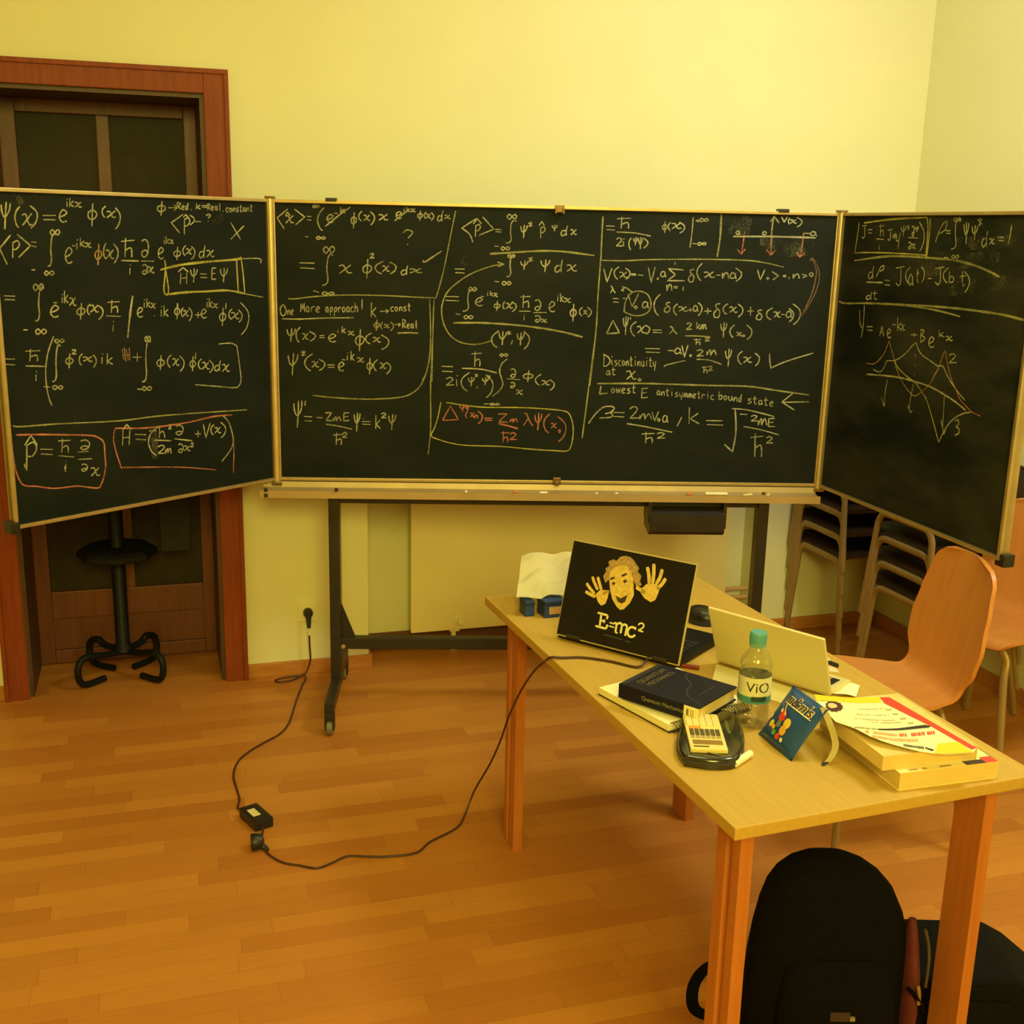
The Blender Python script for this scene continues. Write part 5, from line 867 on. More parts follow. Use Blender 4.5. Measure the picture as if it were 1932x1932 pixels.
def make_chair(label, group=None, name='shell_chair', seat=None, yf=(.150, .185)):
    c = thing(name, label, 'chair', group=group)
    sh = chair_shell()
    if seat:
        for v in sh.verts:
            v.co.y -= .012*max(0, v.co.y)/.2
            if v.co.z > .47: v.co.z = .47+(v.co.z-.47)*.4
    obj('seat_shell', sh, seat or M_ply, c, True)
    for yt, yb in (yf, (-.120, -.20)):
        bm = bm_new(); zt = .421 if yt > 0 else .417
        P = [(-.205, yb, .006), (-.19, yb*.8+yt*.2, .12), (-.165, yb*.4+yt*.6, .32), (-.158, .05*yb+.95*yt, .38), (-.135, yt, zt-.008), (-.11, yt, zt-.001), (-.08, yt, zt), (.08, yt, zt), (.11, yt, zt-.001), (.135, yt, zt-.008), (.158, .05*yb+.95*yt, .38), (.165, yb*.4+yt*.6, .32), (.19, yb*.8+yt*.2, .12), (.205, yb, .006)]
        tube(bm, P, .014, 10, 5, flat=.75, flatdir=(0, 1, 0)); obj('leg_frame', bm, M_tubem, c, True)
    for s in (-1, 1):
        bm = bm_new(); tube(bm, [(s*.10, .150, .420), (s*.10, -.12, .416)], .009, 8, 0); obj('seat_rail', bm, M_tubem, c, True)
    return c
ch0 = make_chair('pale wooden shell chair tucked at the far long side of the table', 'pale wooden shell chairs')
ch0.location = (1.985, 2.665, 0); ch0.rotation_euler = (0, 0, pi/2-.178)
dup(ch0, (2.715, 3.06, 0), pi/2+math.radians(15), 'pale wooden shell chair cut by the right photo edge, behind the one at the table')
ordn = ['lowest', 'second lowest', 'middle', 'fourth', 'topmost']
ch1 = None
for n_, x, y, lab in ((5, 2.850, 4.050, ' shade-coloured chair of the stack in the room corner'), (4, 2.800, 3.43, ' shade-coloured chair of the nearer stack, just behind the pale chair back')):
    for k in range(n_):
        od = ordn[k] if n_ == 5 else ("lowest", "second", "third", "topmost")[k]
        if ch1 is None:
            ch1 = make_chair(od+lab, 'stacked shade-coloured chairs', 'stacking_chair', M_shadeseat, (.198, .205)); ch1.location = (x, y, 0); ch1.rotation_euler = (0, 0, pi/2)
        else:
            dup(ch1, (x-.004*k, y, .098*k), pi/2, od+lab)
# ================================================================ LAPTOP WITH THE PRINTED LID
l1 = thing('laptop', 'open laptop whose black lid shows a printed face above E=mc2', 'laptop', (1.0365, 2.416, T), atan2(-.796, .605))
bm = bm_new(); span(bm, -.168, .168, .004, .238, .004, .020, .004)
lb = obj('laptop_base', bm, M_lapblk, l1)
bm = bm_new()
for i in range(5):
    for j in range(13):
        span(bm, -.15+j*.0233, -.15+j*.0233+.0195, .045+i*.022, .045+i*.022+.018, .0195, .0216, .0)
obj('keyboard', bm, M_keys, lb)
bm = bm_new(); span(bm, -.045, .045, .172, .222, .0195, .0203, .002); obj('touchpad', bm, M_lapdk, lb)
for sx in (-.12, .12):
    bm = bm_new(); tube(bm, [(sx-.02, .004, .016), (sx+.02, .004, .016)], .006, 10, 0); obj('lid_hinge', bm, M_lapdk, l1, True)
tilt = atan2(.068, .235)
LR = Matrix.Translation((0, 0, .0116)) @ Matrix.Rotation(-tilt, 4, 'X')
bm = bm_new(); span(bm, -.171, .171, 0, .008, 0, .243, .003); bmesh.ops.transform(bm, matrix=LR, verts=bm.verts[:])
lid = obj('lid', bm, M_trim, l1)
bm = bm_new(); span(bm, -.1685, .1685, -.0012, .0004, .0035, .2395, .0005); bmesh.ops.transform(bm, matrix=LR, verts=bm.verts[:]); obj('lid_cover', bm, M_lidblk, lid)
bm = bm_new(); span(bm, -.160, .160, .0076, .0086, .018, .232); bmesh.ops.transform(bm, matrix=LR, verts=bm.verts[:]); obj('screen', bm, M_screen, lid)
bm = bm_new(); kk = ['hair', 'skin', 'dark', 'pink', 'text', 'grey']
for ki, k in enumerate(kk):
    for it in ART[k]:
        off = -.00125-.00012*(ki+1)
        pl_ = lambda x, y, off=off: LR @ Vector((x/1e4-.171, off, y/1e4))
        if it[0] == 'F': fill2d(bm, it[2:], ki, pl_)
        else: stroke2d(bm, it[2:], it[1]*1.3, ki, pl_, 3)
obj('lid_print', bm, [M_arthair, M_artskin, M_artdark, M_artpink, M_arttext, M_artgrey], lid, recalc=False)

# ================================================================ SILVER LAPTOP
l2 = thing('laptop', 'open silver laptop behind the water bottle with its plain lid toward the camera', 'laptop', (1.324, 2.1725, T), atan2(-.257, .146))
bm = bm_new(); span(bm, -.148, .142, .004, .105, .003, .015, .004); b2 = obj('laptop_base', bm, M_silver, l2)
bm = bm_new()
for i in range(3):
    for j in range(12): span(bm, -.13+j*.0217, -.13+j*.0217+.018, .03+i*.0185, .03+i*.0185+.0155, .0145, .0166)
obj('keyboard', bm, M_keys, b2)
LR2 = Matrix.Translation((0, 0, .0085)) @ Matrix.Rotation(atan2(.0555, .143), 4, 'X')
bm = bm_new(); span(bm, -.148, .148, 0, .007, 0, .155, .003); bmesh.ops.transform(bm, matrix=LR2, verts=bm.verts[:]); ld = obj('lid', bm, M_silver, l2)
bm = bm_new(); span(bm, -.138, .138, .0066, .0076, .012, .147); bmesh.ops.transform(bm, matrix=LR2, verts=bm.verts[:]); obj('screen', bm, M_screen, ld)
for sx in (-.1, .1):
    bm = bm_new(); tube(bm, [(sx-.02, .004, .011), (sx+.02, .004, .011)], .005, 10, 0); obj('lid_hinge', bm, M_silver, l2, True)

def sheet(name, pts, z, m, label, cat, th=.0008, curl=None, bump=.0):
    cx = sum(p[0] for p in pts)/len(pts); cy = sum(p[1] for p in pts)/len(pts)
    bm = bm_new(); prism(bm, [(x-cx, y-cy) for x, y in pts], 0, th)
    if curl:
        bmesh.ops.triangulate(bm, faces=bm.faces[:]); bmesh.ops.subdivide_edges(bm, edges=bm.edges[:], cuts=5, use_grid_fill=True)
        for v in bm.verts: v.co.z += curl(v.co.x, v.co.y)
    o = obj(name, bm, m, None); o.location = (cx, cy, z); return tag(o, label, cat)
sheet('paper_sheet', [(1.189, 2.204), (1.247, 2.296), (1.392, 2.041), (1.335, 1.955)], T+.0004, M_paper, 'white sheet of paper lying in front of the silver laptop', 'paper')
sheet('paper_scrap', [(1.462, 2.150), (1.500, 2.085), (1.452, 2.030), (1.405, 2.07)], T+.0006, M_paper, 'crumpled white paper scrap right of the silver laptop', 'paper', .001, lambda x, y: .004+.004*sin(70*x)*cos(60*y))
sheet('note_sheet', [(1.478, 2.31), (1.535, 2.27), (1.505, 2.175), (1.45, 2.21)], T+.0004, M_pinkpap, 'pinkish note sheet behind the right edge of the silver laptop', 'paper')
p = thing('ballpoint_pen', 'short black pen lying on the pinkish note sheet', 'pen', (1.508, 2.235, T+.0055), 1.9)
bm = bm_new(); lathe(bm, [(0, -.035), (.003, -.034), (.0042, -.03), (.0042, .025), (.001, .035), (0, .035)], seg=12, M=Matrix.Rotation(pi/2, 4, 'Y')); obj('pen_body', bm, M_blackpl, p, True)
bm = bm_new(); span(bm, -.034, -.008, -.0012, .0012, .004, .0056); obj('pen_clip', bm, M_blackpl, p)
p = thing('red_pen', 'dark red pen end peeking out behind the navy book', 'pen', (1.155, 2.30, T+.0052), -.62)
bm = bm_new(); lathe(bm, [(0, -.05), (.004, -.049), (.0045, -.045), (.0045, .04), (0, .042)], seg=12, M=Matrix.Rotation(pi/2, 4, 'Y')); obj('pen_body', bm, M_redpl, p, True)
bm = bm_new(); lathe(bm, [(.0047, .015), (.0052, .017), (.0052, .044), (0, .045)], seg=12, M=Matrix.Rotation(pi/2, 4, 'Y')); obj('pen_cap', bm, M_redpl, p, True)

# mouse behind the printed laptop
ms = thing('computer_mouse', 'black rounded mouse with a blue base behind the printed laptop', 'mouse', (1.352, 2.585, T), .4)
bm = bm_new()
def dome(bm, a, b, z0, h, n=10, seg=24, pw=2.4):
    prf = [(1.0, 0)]; 
    for k in range(1, n+1):
        t = k/n*pi/2; prf.append((cos(t)**(2/pw) if k < n else 0, sin(t)**(2/pw)))
    lathe(bm, [(r_, z0+h*z_) for r_, z_ in prf], seg=seg, M=Matrix.Diagonal((a, b, 1, 1)))
dome(bm, .036, .047, .011, .032); obj('mouse_shell', bm, M_blackpl2, ms, True)
bm = bm_new(); lathe(bm, [(0, 0), (.95, 0), (1.02, .004), (1.02, .012), (0, .012)], seg=24, M=Matrix.Diagonal((.036, .047, 1, 1))); obj('mouse_base', bm, M_bluepl, ms, True)

# two small blue boxes and the crumpled paper
def small_box(x, y, rz, s, label):
    t = thing('small_box', label, 'box', (x, y, T), rz, 'small blue boxes')
    bm = bm_new(); span(bm, -s[0]/2, s[0]/2, -s[1]/2, s[1]/2, 0, s[2], .003); obj('box_body', bm, M_bluebox, t)
    bm = bm_new(); span(bm, -s[0]/2-.0004, s[0]/2+.0004, -s[1]/2-.0004, s[1]/2+.0004, s[2]-.012, s[2]-.004); obj('box_lid', bm, M_bluedk, t)
    return t
small_box(.922, 2.752, .05, (.026, .045, .042), 'narrow dark blue box under the crumpled paper, nearest the far left table corner')
t = small_box(.985, 2.735, .05, (.062, .055, .046), 'wider dark blue box with a brown label, beside the printed laptop')
bm = bm_new(); span(bm, -.018, .027, -.0288, -.0274, .010, .030); obj('box_label', bm, M_brownlab, t)
bm = bm_new(); NXg, NYg = 22, 18; rows = []
random.seed(11)
ph = [random.uniform(0, 6.28) for _ in range(8)]
for j in range(NYg+1):
    row = []
    for i in range(NXg+1):
        u, v = i/NXg, j/NYg
        x = -.078+.150*u+.055*v; y = -.055+.13*v-.012*u
        z = .056+.070*v+.006*sin(9*u+ph[0]+3*v)+.004*sin(14*v+ph[1]-6*u)+.0012*sin(19*u+ph[2])*cos(15*v+ph[3])+.010*abs(v-.42-.3*u)
        z -= .022*max(0, .22-v)/.22*max(0, 1-abs(u-.45)/.35); z -= .008*max(0, (.18-u))/.18*(1-v)
        row.append(bm.verts.new((x, y, z)))
    rows.append(row)
for a, b in zip(rows, rows[1:]):
    for k in range(NXg): bm.faces.new((a[k], a[k+1], b[k+1], b[k]))
bmesh.ops.solidify(bm, geom=bm.faces[:], thickness=.0006)
o = obj('crumpled_paper', bm, M_paper, None); o.location = (.965, 2.795, T); tag(o, 'crumpled white paper heaped on the two small blue boxes', 'paper')

# ================================================================ NOTEBOOK, NAVY BOOK
nb = thing('spiral_notebook', 'spiral notebook with a cream top page lying under the navy book', 'notebook', (1.051, 2.116, T), .292)
bm = bm_new(); span(bm, -.116, .116, -.118, .118, 0, .0025, .0008); obj('back_cover', bm, M_blackpl, nb)
bm = bm_new(); span(bm, -.115, .115, -.112, .117, .0025, .0175, .001); obj('page_block', bm, M_page, nb)
bm = bm_new()
for k in range(27):
    x = -.107+k*.0082
    P = [(x, -.118+.011*cos(a), .011+.0105*sin(a)) for a in [2*pi*i/14 for i in range(15)]]
    tube(bm, P, .0011, 6, 0, cap=False)
obj('spiral_wire', bm, M_wire, nb, True)

bk = thing('hardback_book', 'navy hardback book on quantum mechanics lying on the spiral notebook', 'book', (1.043, 2.082, T+.0228), atan2(-.84, .543))
bx, by, bz = .0985, .079, .0315
bm = bm_new(); span(bm, -bx, bx, -by, by, 0, .0028, .001); span(bm, -bx, bx, -by, by, bz-.0028, bz, .001); span(bm, -bx, bx, -by-.001, -by+.003, 0, bz, .0012)
obj('hard_cover', bm, M_navy, bk)
bm = bm_new(); span(bm, -bx+.004, bx-.004, -by+.002, by-.004, .0028, bz-.0028); obj('page_block', bm, M_pagedk, bk)
S_ = Matrix.Translation((.012, -by-.0014, bz/2)) @ Matrix.Rotation(pi/2, 4, 'X')
words('spine_title', 'Quantum Mechanics', .0125, M_greylet, bk, S_)
C_ = Matrix.Translation((-.058, .004, bz+.0002)) @ Matrix.Rotation(pi/2, 4, 'Z')
words('cover_title', 'QUANTUM', .021, M_gold, bk, C_ @ Matrix.Translation((0, .011, 0)))
words('cover_title', 'MECHANICS', .018, M_gold, bk, C_ @ Matrix.Translation((0, -.011, 0)))
bm = bm_new(); fill2d(bm, [(-bx+.002, -by+.006), (-bx+.012, -by+.006), (-bx+.012, by-.004), (-bx+.002, by-.004)], 0, lambda x, y: (x, y, bz+.0003))
stroke2d(bm, [(-.02, .078), (-.012, .05), (.02, .02), (.028, -.01), (.05, -.04), (.09, -.06)], .004, 0, lambda x, y: (x, y, bz+.0003))
stroke2d(bm, [(.062, -.02), (.062, .045)], .004, 0, lambda x, y: (x, y, bz+.0003))
obj('cover_design', bm, M_navylt, bk, recalc=False)
bm = bm_new(); span(bm, .064, bx+.0004, -by-.0018, -by+.0002, .0018, bz-.001); lab = obj('spine_label', bm, M_label, bk)
bm = bm_new()
for x, ww in ((.071, .002), (.074, .0015), (.081, .001), (.0855, .001)): span(bm, x, x+ww, -by-.0021, -by-.0017, .008, .024)
obj('label_print', bm, M_ink, lab)

# ================================================================ CALCULATOR ON ITS BLACK POUCH
pc = thing('zip_pouch', 'glossy black oval pouch under the calculator near the table edge', 'pouch', (1.03, 1.90, T))
pts = [(.938, 1.827), (.985, 1.798), (1.03, 1.795), (1.062, 1.828), (1.088, 1.87), (1.112, 1.92), (1.130, 1.975), (1.122, 2.004), (1.09, 2.012), (1.04, 2.004), (1.0, 1.965), (.972, 1.925), (.946, 1.872)]
pp = [(v.x-1.03, v.y-1.90) for v in catmull([(x, y, 0) for x, y in pts+pts[:1]], 5)[:-1]]
bm = bm_new(); prism(bm, pp, .0, .022, .009); obj('pouch_body', bm, M_gloss, pc, True)
bm = bm_new(); tube(bm, [(x*1.005, y*1.005, .011) for x, y in pp+pp[:1]], .0016, 6, 0, cap=False); obj('zip', bm, M_zip, pc, True)
bm = bm_new(); tube(bm, [(-.072, -.02, .018), (-.066, -.045, .021), (-.052, -.066, .0235), (-.032, -.084, .0235), (-.018, -.094, .022), (-.006, -.096, .022)], .0013, 6, 5); obj('wrist_cord', bm, M_cord, pc, True)
bm = bm_new(); stroke2d(bm, [(.062, .055), (.048, .02), (.040, -.005)], .006, 0, lambda x, y: (x, y, .0224)); obj('print_mark', bm, M_greenmk, pc, recalc=False)
ca = thing('pocket_calculator', 'pale pocket calculator upside down on the black pouch', 'calculator', (1.017, 1.902, T+.0222), math.radians(70-90))
bm = bm_new(); span(bm, -.036, .036, -.083, .083, 0, .009, .003); cb = obj('calculator_body', bm, M_calc, ca)
bm = bm_new(); span(bm, -.029, .029, -.063, -.043, .0085, .0096, .0005); obj('display', bm, M_lcd, ca)
bm = bm_new(); span(bm, -.029, .001, -.0745, -.069, .0088, .0093); obj('solar_strip', bm, M_lcddk, ca)
for i in range(6):
    bm = bm_new(); x = -.030+i*.0102; span(bm, x, x+.0082, -.022, .006, .0085, .0108, .001); obj('dark_key', bm, M_keybrn, ca)
    bm = bm_new(); span(bm, x, x+.0082, -.036, -.025, .0085, .0102, .001); obj('grey_key', bm, M_keygry, ca)
for i in range(5):
    bm = bm_new(); x = -.033+i*.0134; span(bm, x, x+.0122, .022, .079, .0085, .0112, .0012); obj('pale_key', bm, M_calc, ca)
bm = bm_new(); span(bm, -.030, -.006, .009, .019, .0085, .0105, .001); obj('orange_key', bm, M_orange, ca)
bm = bm_new(); lathe(bm, [(0, -.032), (.006, -.032), (.0075, -.0305), (.0075, .0305), (.006, .032), (0, .032)], seg=14, M=Matrix.Rotation(pi/2, 4, 'Y'))
o = obj('chalk_stick', bm, M_chalkw, None, True); o.location = (1.056, 1.8145, T+.0075); o.rotation_euler = (0, 0, atan2(.033, .052)); tag(o, 'white chalk stick on the table beside the black pouch', 'chalk')

# ================================================================ WATER BOTTLE
bo = thing('water_bottle', 'clear half full plastic water bottle with a teal cap', 'bottle', (1.163, 1.972, T), -.25)
R = .0335
body = [(0, .004), (.020, .002), (.028, .0), (R-.001, .006), (R, .014), (R, .050), (R-.002, .054), (R, .058), (R, .115), (R-.003, .124), (R, .130), (.0325, .140), (.027, .152), (.0195, .163), (.0145, .172), (.0135, .178), (.0135, .182)]
bm = bm_new(); lathe(bm, body, seg=40); obj('bottle_body', bm, M_pet, bo, True)
bm = bm_new(); lathe(bm, [(0, .0055), (.026, .005), (R-.0025, .009), (R-.0015, .016), (R-.0015, .112), (0, .112)], seg=40); obj('water', bm, M_water, bo, True)
bm = bm_new(); lathe(bm, [(.0155, .178), (.0170, .1785), (.0170, .200), (.0155, .2035), (0, .2035)], seg=40)
for k in range(30):
    a = 2*pi*k/30; box(bm, (.0171*cos(a), .0171*sin(a), .189), (.0012, .0016, .019), a)
obj('cap', bm, M_teal, bo, True)
bm = bm_new(); lathe(bm, [(.0165, .1725), (.0172, .173), (.0172, .176), (.0165, .1765)], seg=32); obj('cap_ring', bm, M_teal, bo, True)
def wrap(bm, z0, z1, r_, a0=0, a1=2*pi, n=48, mi=0):
    vs = [(bm.verts.new((r_*cos(a0+(a1-a0)*k/n), r_*sin(a0+(a1-a0)*k/n), z0)), bm.verts.new((r_*cos(a0+(a1-a0)*k/n), r_*sin(a0+(a1-a0)*k/n), z1))) for k in range(n+1)]
    for a, b in zip(vs, vs[1:]): bm.faces.new((a[0], b[0], b[1], a[1])).material_index = mi
bm = bm_new(); wrap(bm, .0565, .113, R+.0005); lb_ = obj('label', bm, M_blabel, bo, True, recalc=False)
bm = bm_new(); wrap(bm, .057, .072, R+.0008); obj('label_band', bm, M_tealdk, lb_, True, recalc=False)
bm = bm_new(); wrap(bm, .0625, .0735, R+.0011, -2.0, -1.05, 20); wrap(bm, .064, .072, R+.0012, -1.75, -1.5, 8); obj('label_mark', bm, M_tealbk, lb_, True, recalc=False)
o = words('label_text', 'ViO', .030, M_ink, lb_, Matrix.Identity(4), .0, .0)
for v in o.data.vertices:
    x, y = v.co.x*1.05, v.co.y; a = -pi/2-.04+x/(R+.001); v.co = ((R+.001)*cos(a), (R+.001)*sin(a), .0915+y)

# ================================================================ SWEET PACKET
pk = thing('sweet_packet', 'blue sweet packet standing propped up with a brown letter logo', 'packet', (1.1505, 1.857, T))
W_ = .130; H_ = .123
eu = Vector((.0, -1, 0)); ev = Vector((.072, .0, .1)).normalized(); en = eu.cross(ev).normalized()
if en.x > 0: en = -en
def pkp(u, v, off=0., side=1):
    e = (1-abs(2*u-1)**2.2)*(1-abs(2*v-1)**2.6); bul = .020*max(0, e)**.7
    wv = .004*sin(v*9+u*4)*(1-abs(2*u-1))
    x = (u-.5)*W_*(1-.06*sin(pi*v)); 
    return eu*x + ev*(v*H_) + en*(side*(bul+off)+wv*.5)
bm = bm_new(); n = 16
for side in (1, -1):
    g = [[bm.verts.new(pkp(i/n, j/n, .0002, side)) for i in range(n+1)] for j in range(n+1)]
    for a, b in zip(g, g[1:]):
        for k in range(n): bm.faces.new((a[k], a[k+1], b[k+1], b[k]))
bmesh.ops.remove_doubles(bm, verts=bm.verts[:], dist=.0006)
zmin = min(v.co.z for v in bm.verts)
pkz = -zmin
for v in bm.verts: v.co.z += pkz
po = obj('packet_body', bm, M_bluefoil, pk, True)
up_ = Vector((0, 0, pkz))
bm = bm_new()
for v0, v1 in ((0, .055), (.945, 1)):
    for k in range(22):
        a = .02+k*.96/22
        fill2d(bm, [(a, v0), (a+.018, v0), (a+.018, v1), (a, v1)], 0, lambda u, v: pkp(u, v, .0006)+up_)
obj('crimp', bm, M_bluecr, po, recalc=False)
bm = bm_new()
def blob(u, v, r_, mi, off=.0012):
    fill2d(bm, [(u+r_*cos(2*pi*k/16), v+r_*1.05*sin(2*pi*k/16)) for k in range(16)], mi, lambda x, y: pkp(x, y, off+mi*.00015)+up_)
for u, v, r_, mi in ((.42, .50, .095, 0), (.62, .44, .085, 1), (.60, .31, .080, 2), (.44, .36, .06, 5), (.26, .30, .060, 1), (.12, .40, .042, 4), (.43, .20, .045, 3), (.54, .18, .052, 0), (.66, .17, .036, 4), (.36, .27, .04, 2), (.33, .57, .035, 4), (.45, .55, .022, 4)):
    blob(u, v, r_, mi)
obj('candy_print', bm, [M_cred, M_cyel, M_cora, M_cgrn, M_ccream, M_cgrey], po, recalc=False)
bm = bm_new(); stroke2d(bm, [(.36, .70), (.40, .62), (.50, .53)], .02, 0, lambda u, v: pkp(u, v, .0022)+up_); stroke2d(bm, [(.28, .715), (.93, .70)], .018, 0, lambda u, v: pkp(u, v, .0022)+up_)
obj('logo_line', bm, M_ccream, po, recalc=False)
for nm, mt, bold, off in (('logo_outline', M_ccream, .0016, .0018), ('logo_text', M_choc, .0004, .0026)):
    o = words(nm, "m&m's", .031, mt, po, Matrix.Identity(4), bold, 0)
    for v in o.data.vertices:
        u = .575+v.co.x/W_; vv = .80+v.co.y/H_; v.co = pkp(min(max(u, 0), 1), vv, off)+up_
# torn strip beside the packet
bm = bm_new(); P = catmull([(1.216, 1.800, .822), (1.225, 1.786, .793), (1.233, 1.777, .764), (1.232, 1.771, .748), (1.222, 1.766, .733), (1.212, 1.763, .7245)], 6)
prev = None
for p_ in P:
    a = bm.verts.new(p_-Vector((1.21, 1.765, T))+Vector((-.0062, .002, 0))); b = bm.verts.new(p_-Vector((1.21, 1.765, T))+Vector((.0062, -.002, .001)))
    if prev: bm.faces.new((prev[0], prev[1], b, a))
    prev = (a, b)
bmesh.ops.solidify(bm, geom=bm.faces[:], thickness=.0008)
ts = thing('torn_strip', 'cream curled strip with a dark blue end torn from the sweet packet', 'wrapper strip', (1.21, 1.765, T))
obj('strip', bm, M_cream, ts, True)
bm = bm_new(); prism(bm, [(.004, .008), (-.006, .003), (-.012, -.004), (-.008, -.007), (-.002, -.004), (.007, .002)], .0015, .0045, .001); obj('strip_end', bm, M_bluedk, ts)

# ================================================================ BOOKS ON THE RIGHT
def paperback(loc, rz, s, label, mc, mp):
    t = thing('paperback_book', label, 'book', loc, rz)
    X, Y, Z = s
    bm = bm_new(); span(bm, -X/2, X/2, -Y/2, Y/2, 0, .0012); span(bm, -X/2, X/2, -Y/2, Y/2, Z-.0012, Z); span(bm, X/2-.0015, X/2, -Y/2, Y/2, 0, Z); obj('paper_cover', bm, mc, t)
    bm = bm_new(); span(bm, -X/2+.0015, X/2-.0015, -Y/2+.001, Y/2-.001, .0012, Z-.0012)
    obj('page_block', bm, mp, t)
    return t
b1 = paperback((1.391, 1.772, T), -.02, (.214, .280, .0355), 'thick paperback at the bottom of the right stack, only its near edge showing', M_label, M_pages)
bm = bm_new(); span(bm, -.100, .035, -.1404, -.128, .0354, .0359); obj('cover_strip', bm, M_label, b1)
bm = bm_new(); span(bm, .037, .080, -.1404, -.126, .0354, .0360); obj('cover_strip', bm, M_ink2, b1)
bm = bm_new(); span(bm, .080, .106, -.1404, -.118, .0354, .0360); obj('cover_strip', bm, M_redcov, b1)
bm = bm_new()
for x, ww in ((-.085, .018), (-.055, .009), (-.018, .025)): span(bm, x, x+ww, -.137, -.131, .0358, .0362)
obj('cover_lettering', bm, M_keygry, b1)
b0 = thing('paperback_book', 'top book of the right stack with a red and yellow cover curling open', 'book', (1.37, 1.77, T+.0362))
bm = bm_new(); span(bm, -.112, .090, -.121, .137, .0, .0278)
bmesh.ops.transform(bm, matrix=Matrix.Rotation(-.03, 4, 'Z'), verts=bm.verts[:]); obj('page_block', bm, M_pages, b0)
bm = bm_new(); span(bm, .0895, .0915, -.122, .138, -.0003, .029); span(bm, -.112, .091, -.122, .138, -.0006, .0006)
bmesh.ops.transform(bm, matrix=Matrix.Rotation(-.03, 4, 'Z'), verts=bm.verts[:]); obj('spine', bm, M_cream, b0)
CZ = .0675-.0362
def lift(x, y):
    return CZ-.0012+.011*max(0, min(1, (-.01-x)/.09))**1.5*(1 if y < .11 else .8)
pts = [(v[0]/1e4, v[1]/1e4) for v in BOOK['cover']]
bm = bm_new(); prism(bm, pts, 0, .0009); bmesh.ops.triangulate(bm, faces=bm.faces[:])
bmesh.ops.subdivide_edges(bm, edges=bm.edges[:], cuts=4, use_grid_fill=True)
for v in bm.verts: v.co.z += lift(v.co.x, v.co.y)-.0009
fc = obj('front_cover', bm, M_paper2, b0, True)
bm = bm_new(); order = ['yellow', 'red', 'black', 'orange', 'plum', 'grey', 'beige']
for mi, k in enumerate(order):
    for q in BOOK['print'][k]:
        q = [(a/1e4, b/1e4) for a, b in q]; q2 = []
        for a, b in zip(q, q[1:]+q[:1]):
            m_ = max(1, int(math.hypot(b[0]-a[0], b[1]-a[1])/.012))
            q2 += [(a[0]+(b[0]-a[0])*i/m_, a[1]+(b[1]-a[1])*i/m_) for i in range(m_)]
        fill2d(bm, q2, mi, lambda x, y, mi=mi: (x, y, lift(x, y)+.0006+.00012*mi))
obj('cover_print', bm, [M_cyelb, M_cred2, M_ink2, M_orprint, M_plum, M_greyink, M_beige], fc, recalc=False)

# ================================================================ CABLES AND CHARGER
cab = thing('power_cable', 'thin dark mains cable running from the wall socket across the floor', 'cable', (.40, 4.2, 0))
O1 = Vector((.40, 4.2, 0))
F1 = [(.5335, 4.232, .175), (.535, 4.235, .12), (.537, 4.238, .07), (.527, 4.240, .03), (.508, 4.236, .006), (.470, 4.235, .005), (.425, 4.228, .005), (.398, 4.212, .005), (.412, 4.190, .005), (.463, 4.198, .006), (.508, 4.222, .012), (.510, 4.190, .005), (.494, 4.150, .004), (.456, 4.016, .004), (.420, 3.87, .004), (.398, 3.795, .004), (.362, 3.725, .004), (.307, 3.672, .004), (.249, 3.612, .004), (.207, 3.543, .004), (.187, 3.45, .004), (.190, 3.358, .004), (.193, 3.287, .004), (.184, 3.230, .006), (.200, 3.205, .012)]
bm = bm_new(); tube(bm, [Vector(p)-O1 for p in F1], .0034, 8, 6); obj('cord', bm, M_cable, cab, True)
bm = bm_new(); lathe(bm, [(0, .0), (.0175, .0), (.0185, .004), (.0185, .022), (.014, .030), (0, .031)], Vector((.5335, DW-.010, .2535))-O1, 24, Matrix.Rotation(pi/2, 4, 'X'))
tube(bm, [Vector((.5335, 4.247, .250))-O1, Vector((.5335, 4.240, .225))-O1, Vector((.5335, 4.234, .198))-O1], lambda t: .013-.0065*t, 12, 4); obj('mains_plug', bm, M_blackpl, cab, True)
bm = bm_new(); tube(bm, [Vector((.5335, 4.2325, .184))-O1, Vector((.5336, 4.2322, .170))-O1], .0048, 10, 0); obj('white_sleeve', bm, M_white, cab, True)
ad = thing('power_adapter', 'black power adapter brick with a pale label on the floor', 'adapter', (.2300, 3.140, 0), atan2(-.112, .043))
bm = bm_new(); span(bm, -.054, .054, -.029, .029, .001, .032, .006); obj('adapter_body', bm, M_blackpl, ad)
bm = bm_new(); span(bm, -.026, .020, -.017, .006, .0316, .0324); lb3 = obj('rating_label', bm, M_label, ad)
bm = bm_new()
for y in (-.012, -.007, -.002, .002): span(bm, -.022, .016, y, y+.0016, .0323, .0326)
obj('label_print', bm, M_greyink, lb3)
bm = bm_new(); tube(bm, [(-.05, .0, .016), (-.064, .004, .015), (-.078, .006, .012)], lambda t: .009-.005*t, 10, 4); obj('strain_relief', bm, M_blackpl, ad, True)
dc = thing('laptop_cable', 'dark cable rising from the floor plug over the table edge to the printed laptop', 'cable', (.21, 2.985, 0))
O2 = Vector((.21, 2.985, 0))
bm = bm_new(); lathe(bm, [(0, 0), (.022, 0), (.024, .004), (.024, .018), (.02, .03), (.008, .036), (0, .037)], (-.008, .0, .024), 20, Matrix.Rotation(pi/2, 4, 'Y') @ Matrix.Rotation(0, 4, 'Z'))
tube(bm, [(.012, -.006, .016), (.026, -.010, .010), (.036, -.022, .006)], lambda t: .011-.005*t, 10, 4); obj('cable_plug', bm, M_blackpl, dc, True)
bm = bm_new(); tube(bm, [Vector((.245, 3.082, .014))-O2, Vector((.240, 3.05, .010))-O2, Vector((.230, 3.005, .012))-O2], .0030, 8, 4); obj('link_cord', bm, M_cable, dc, True)
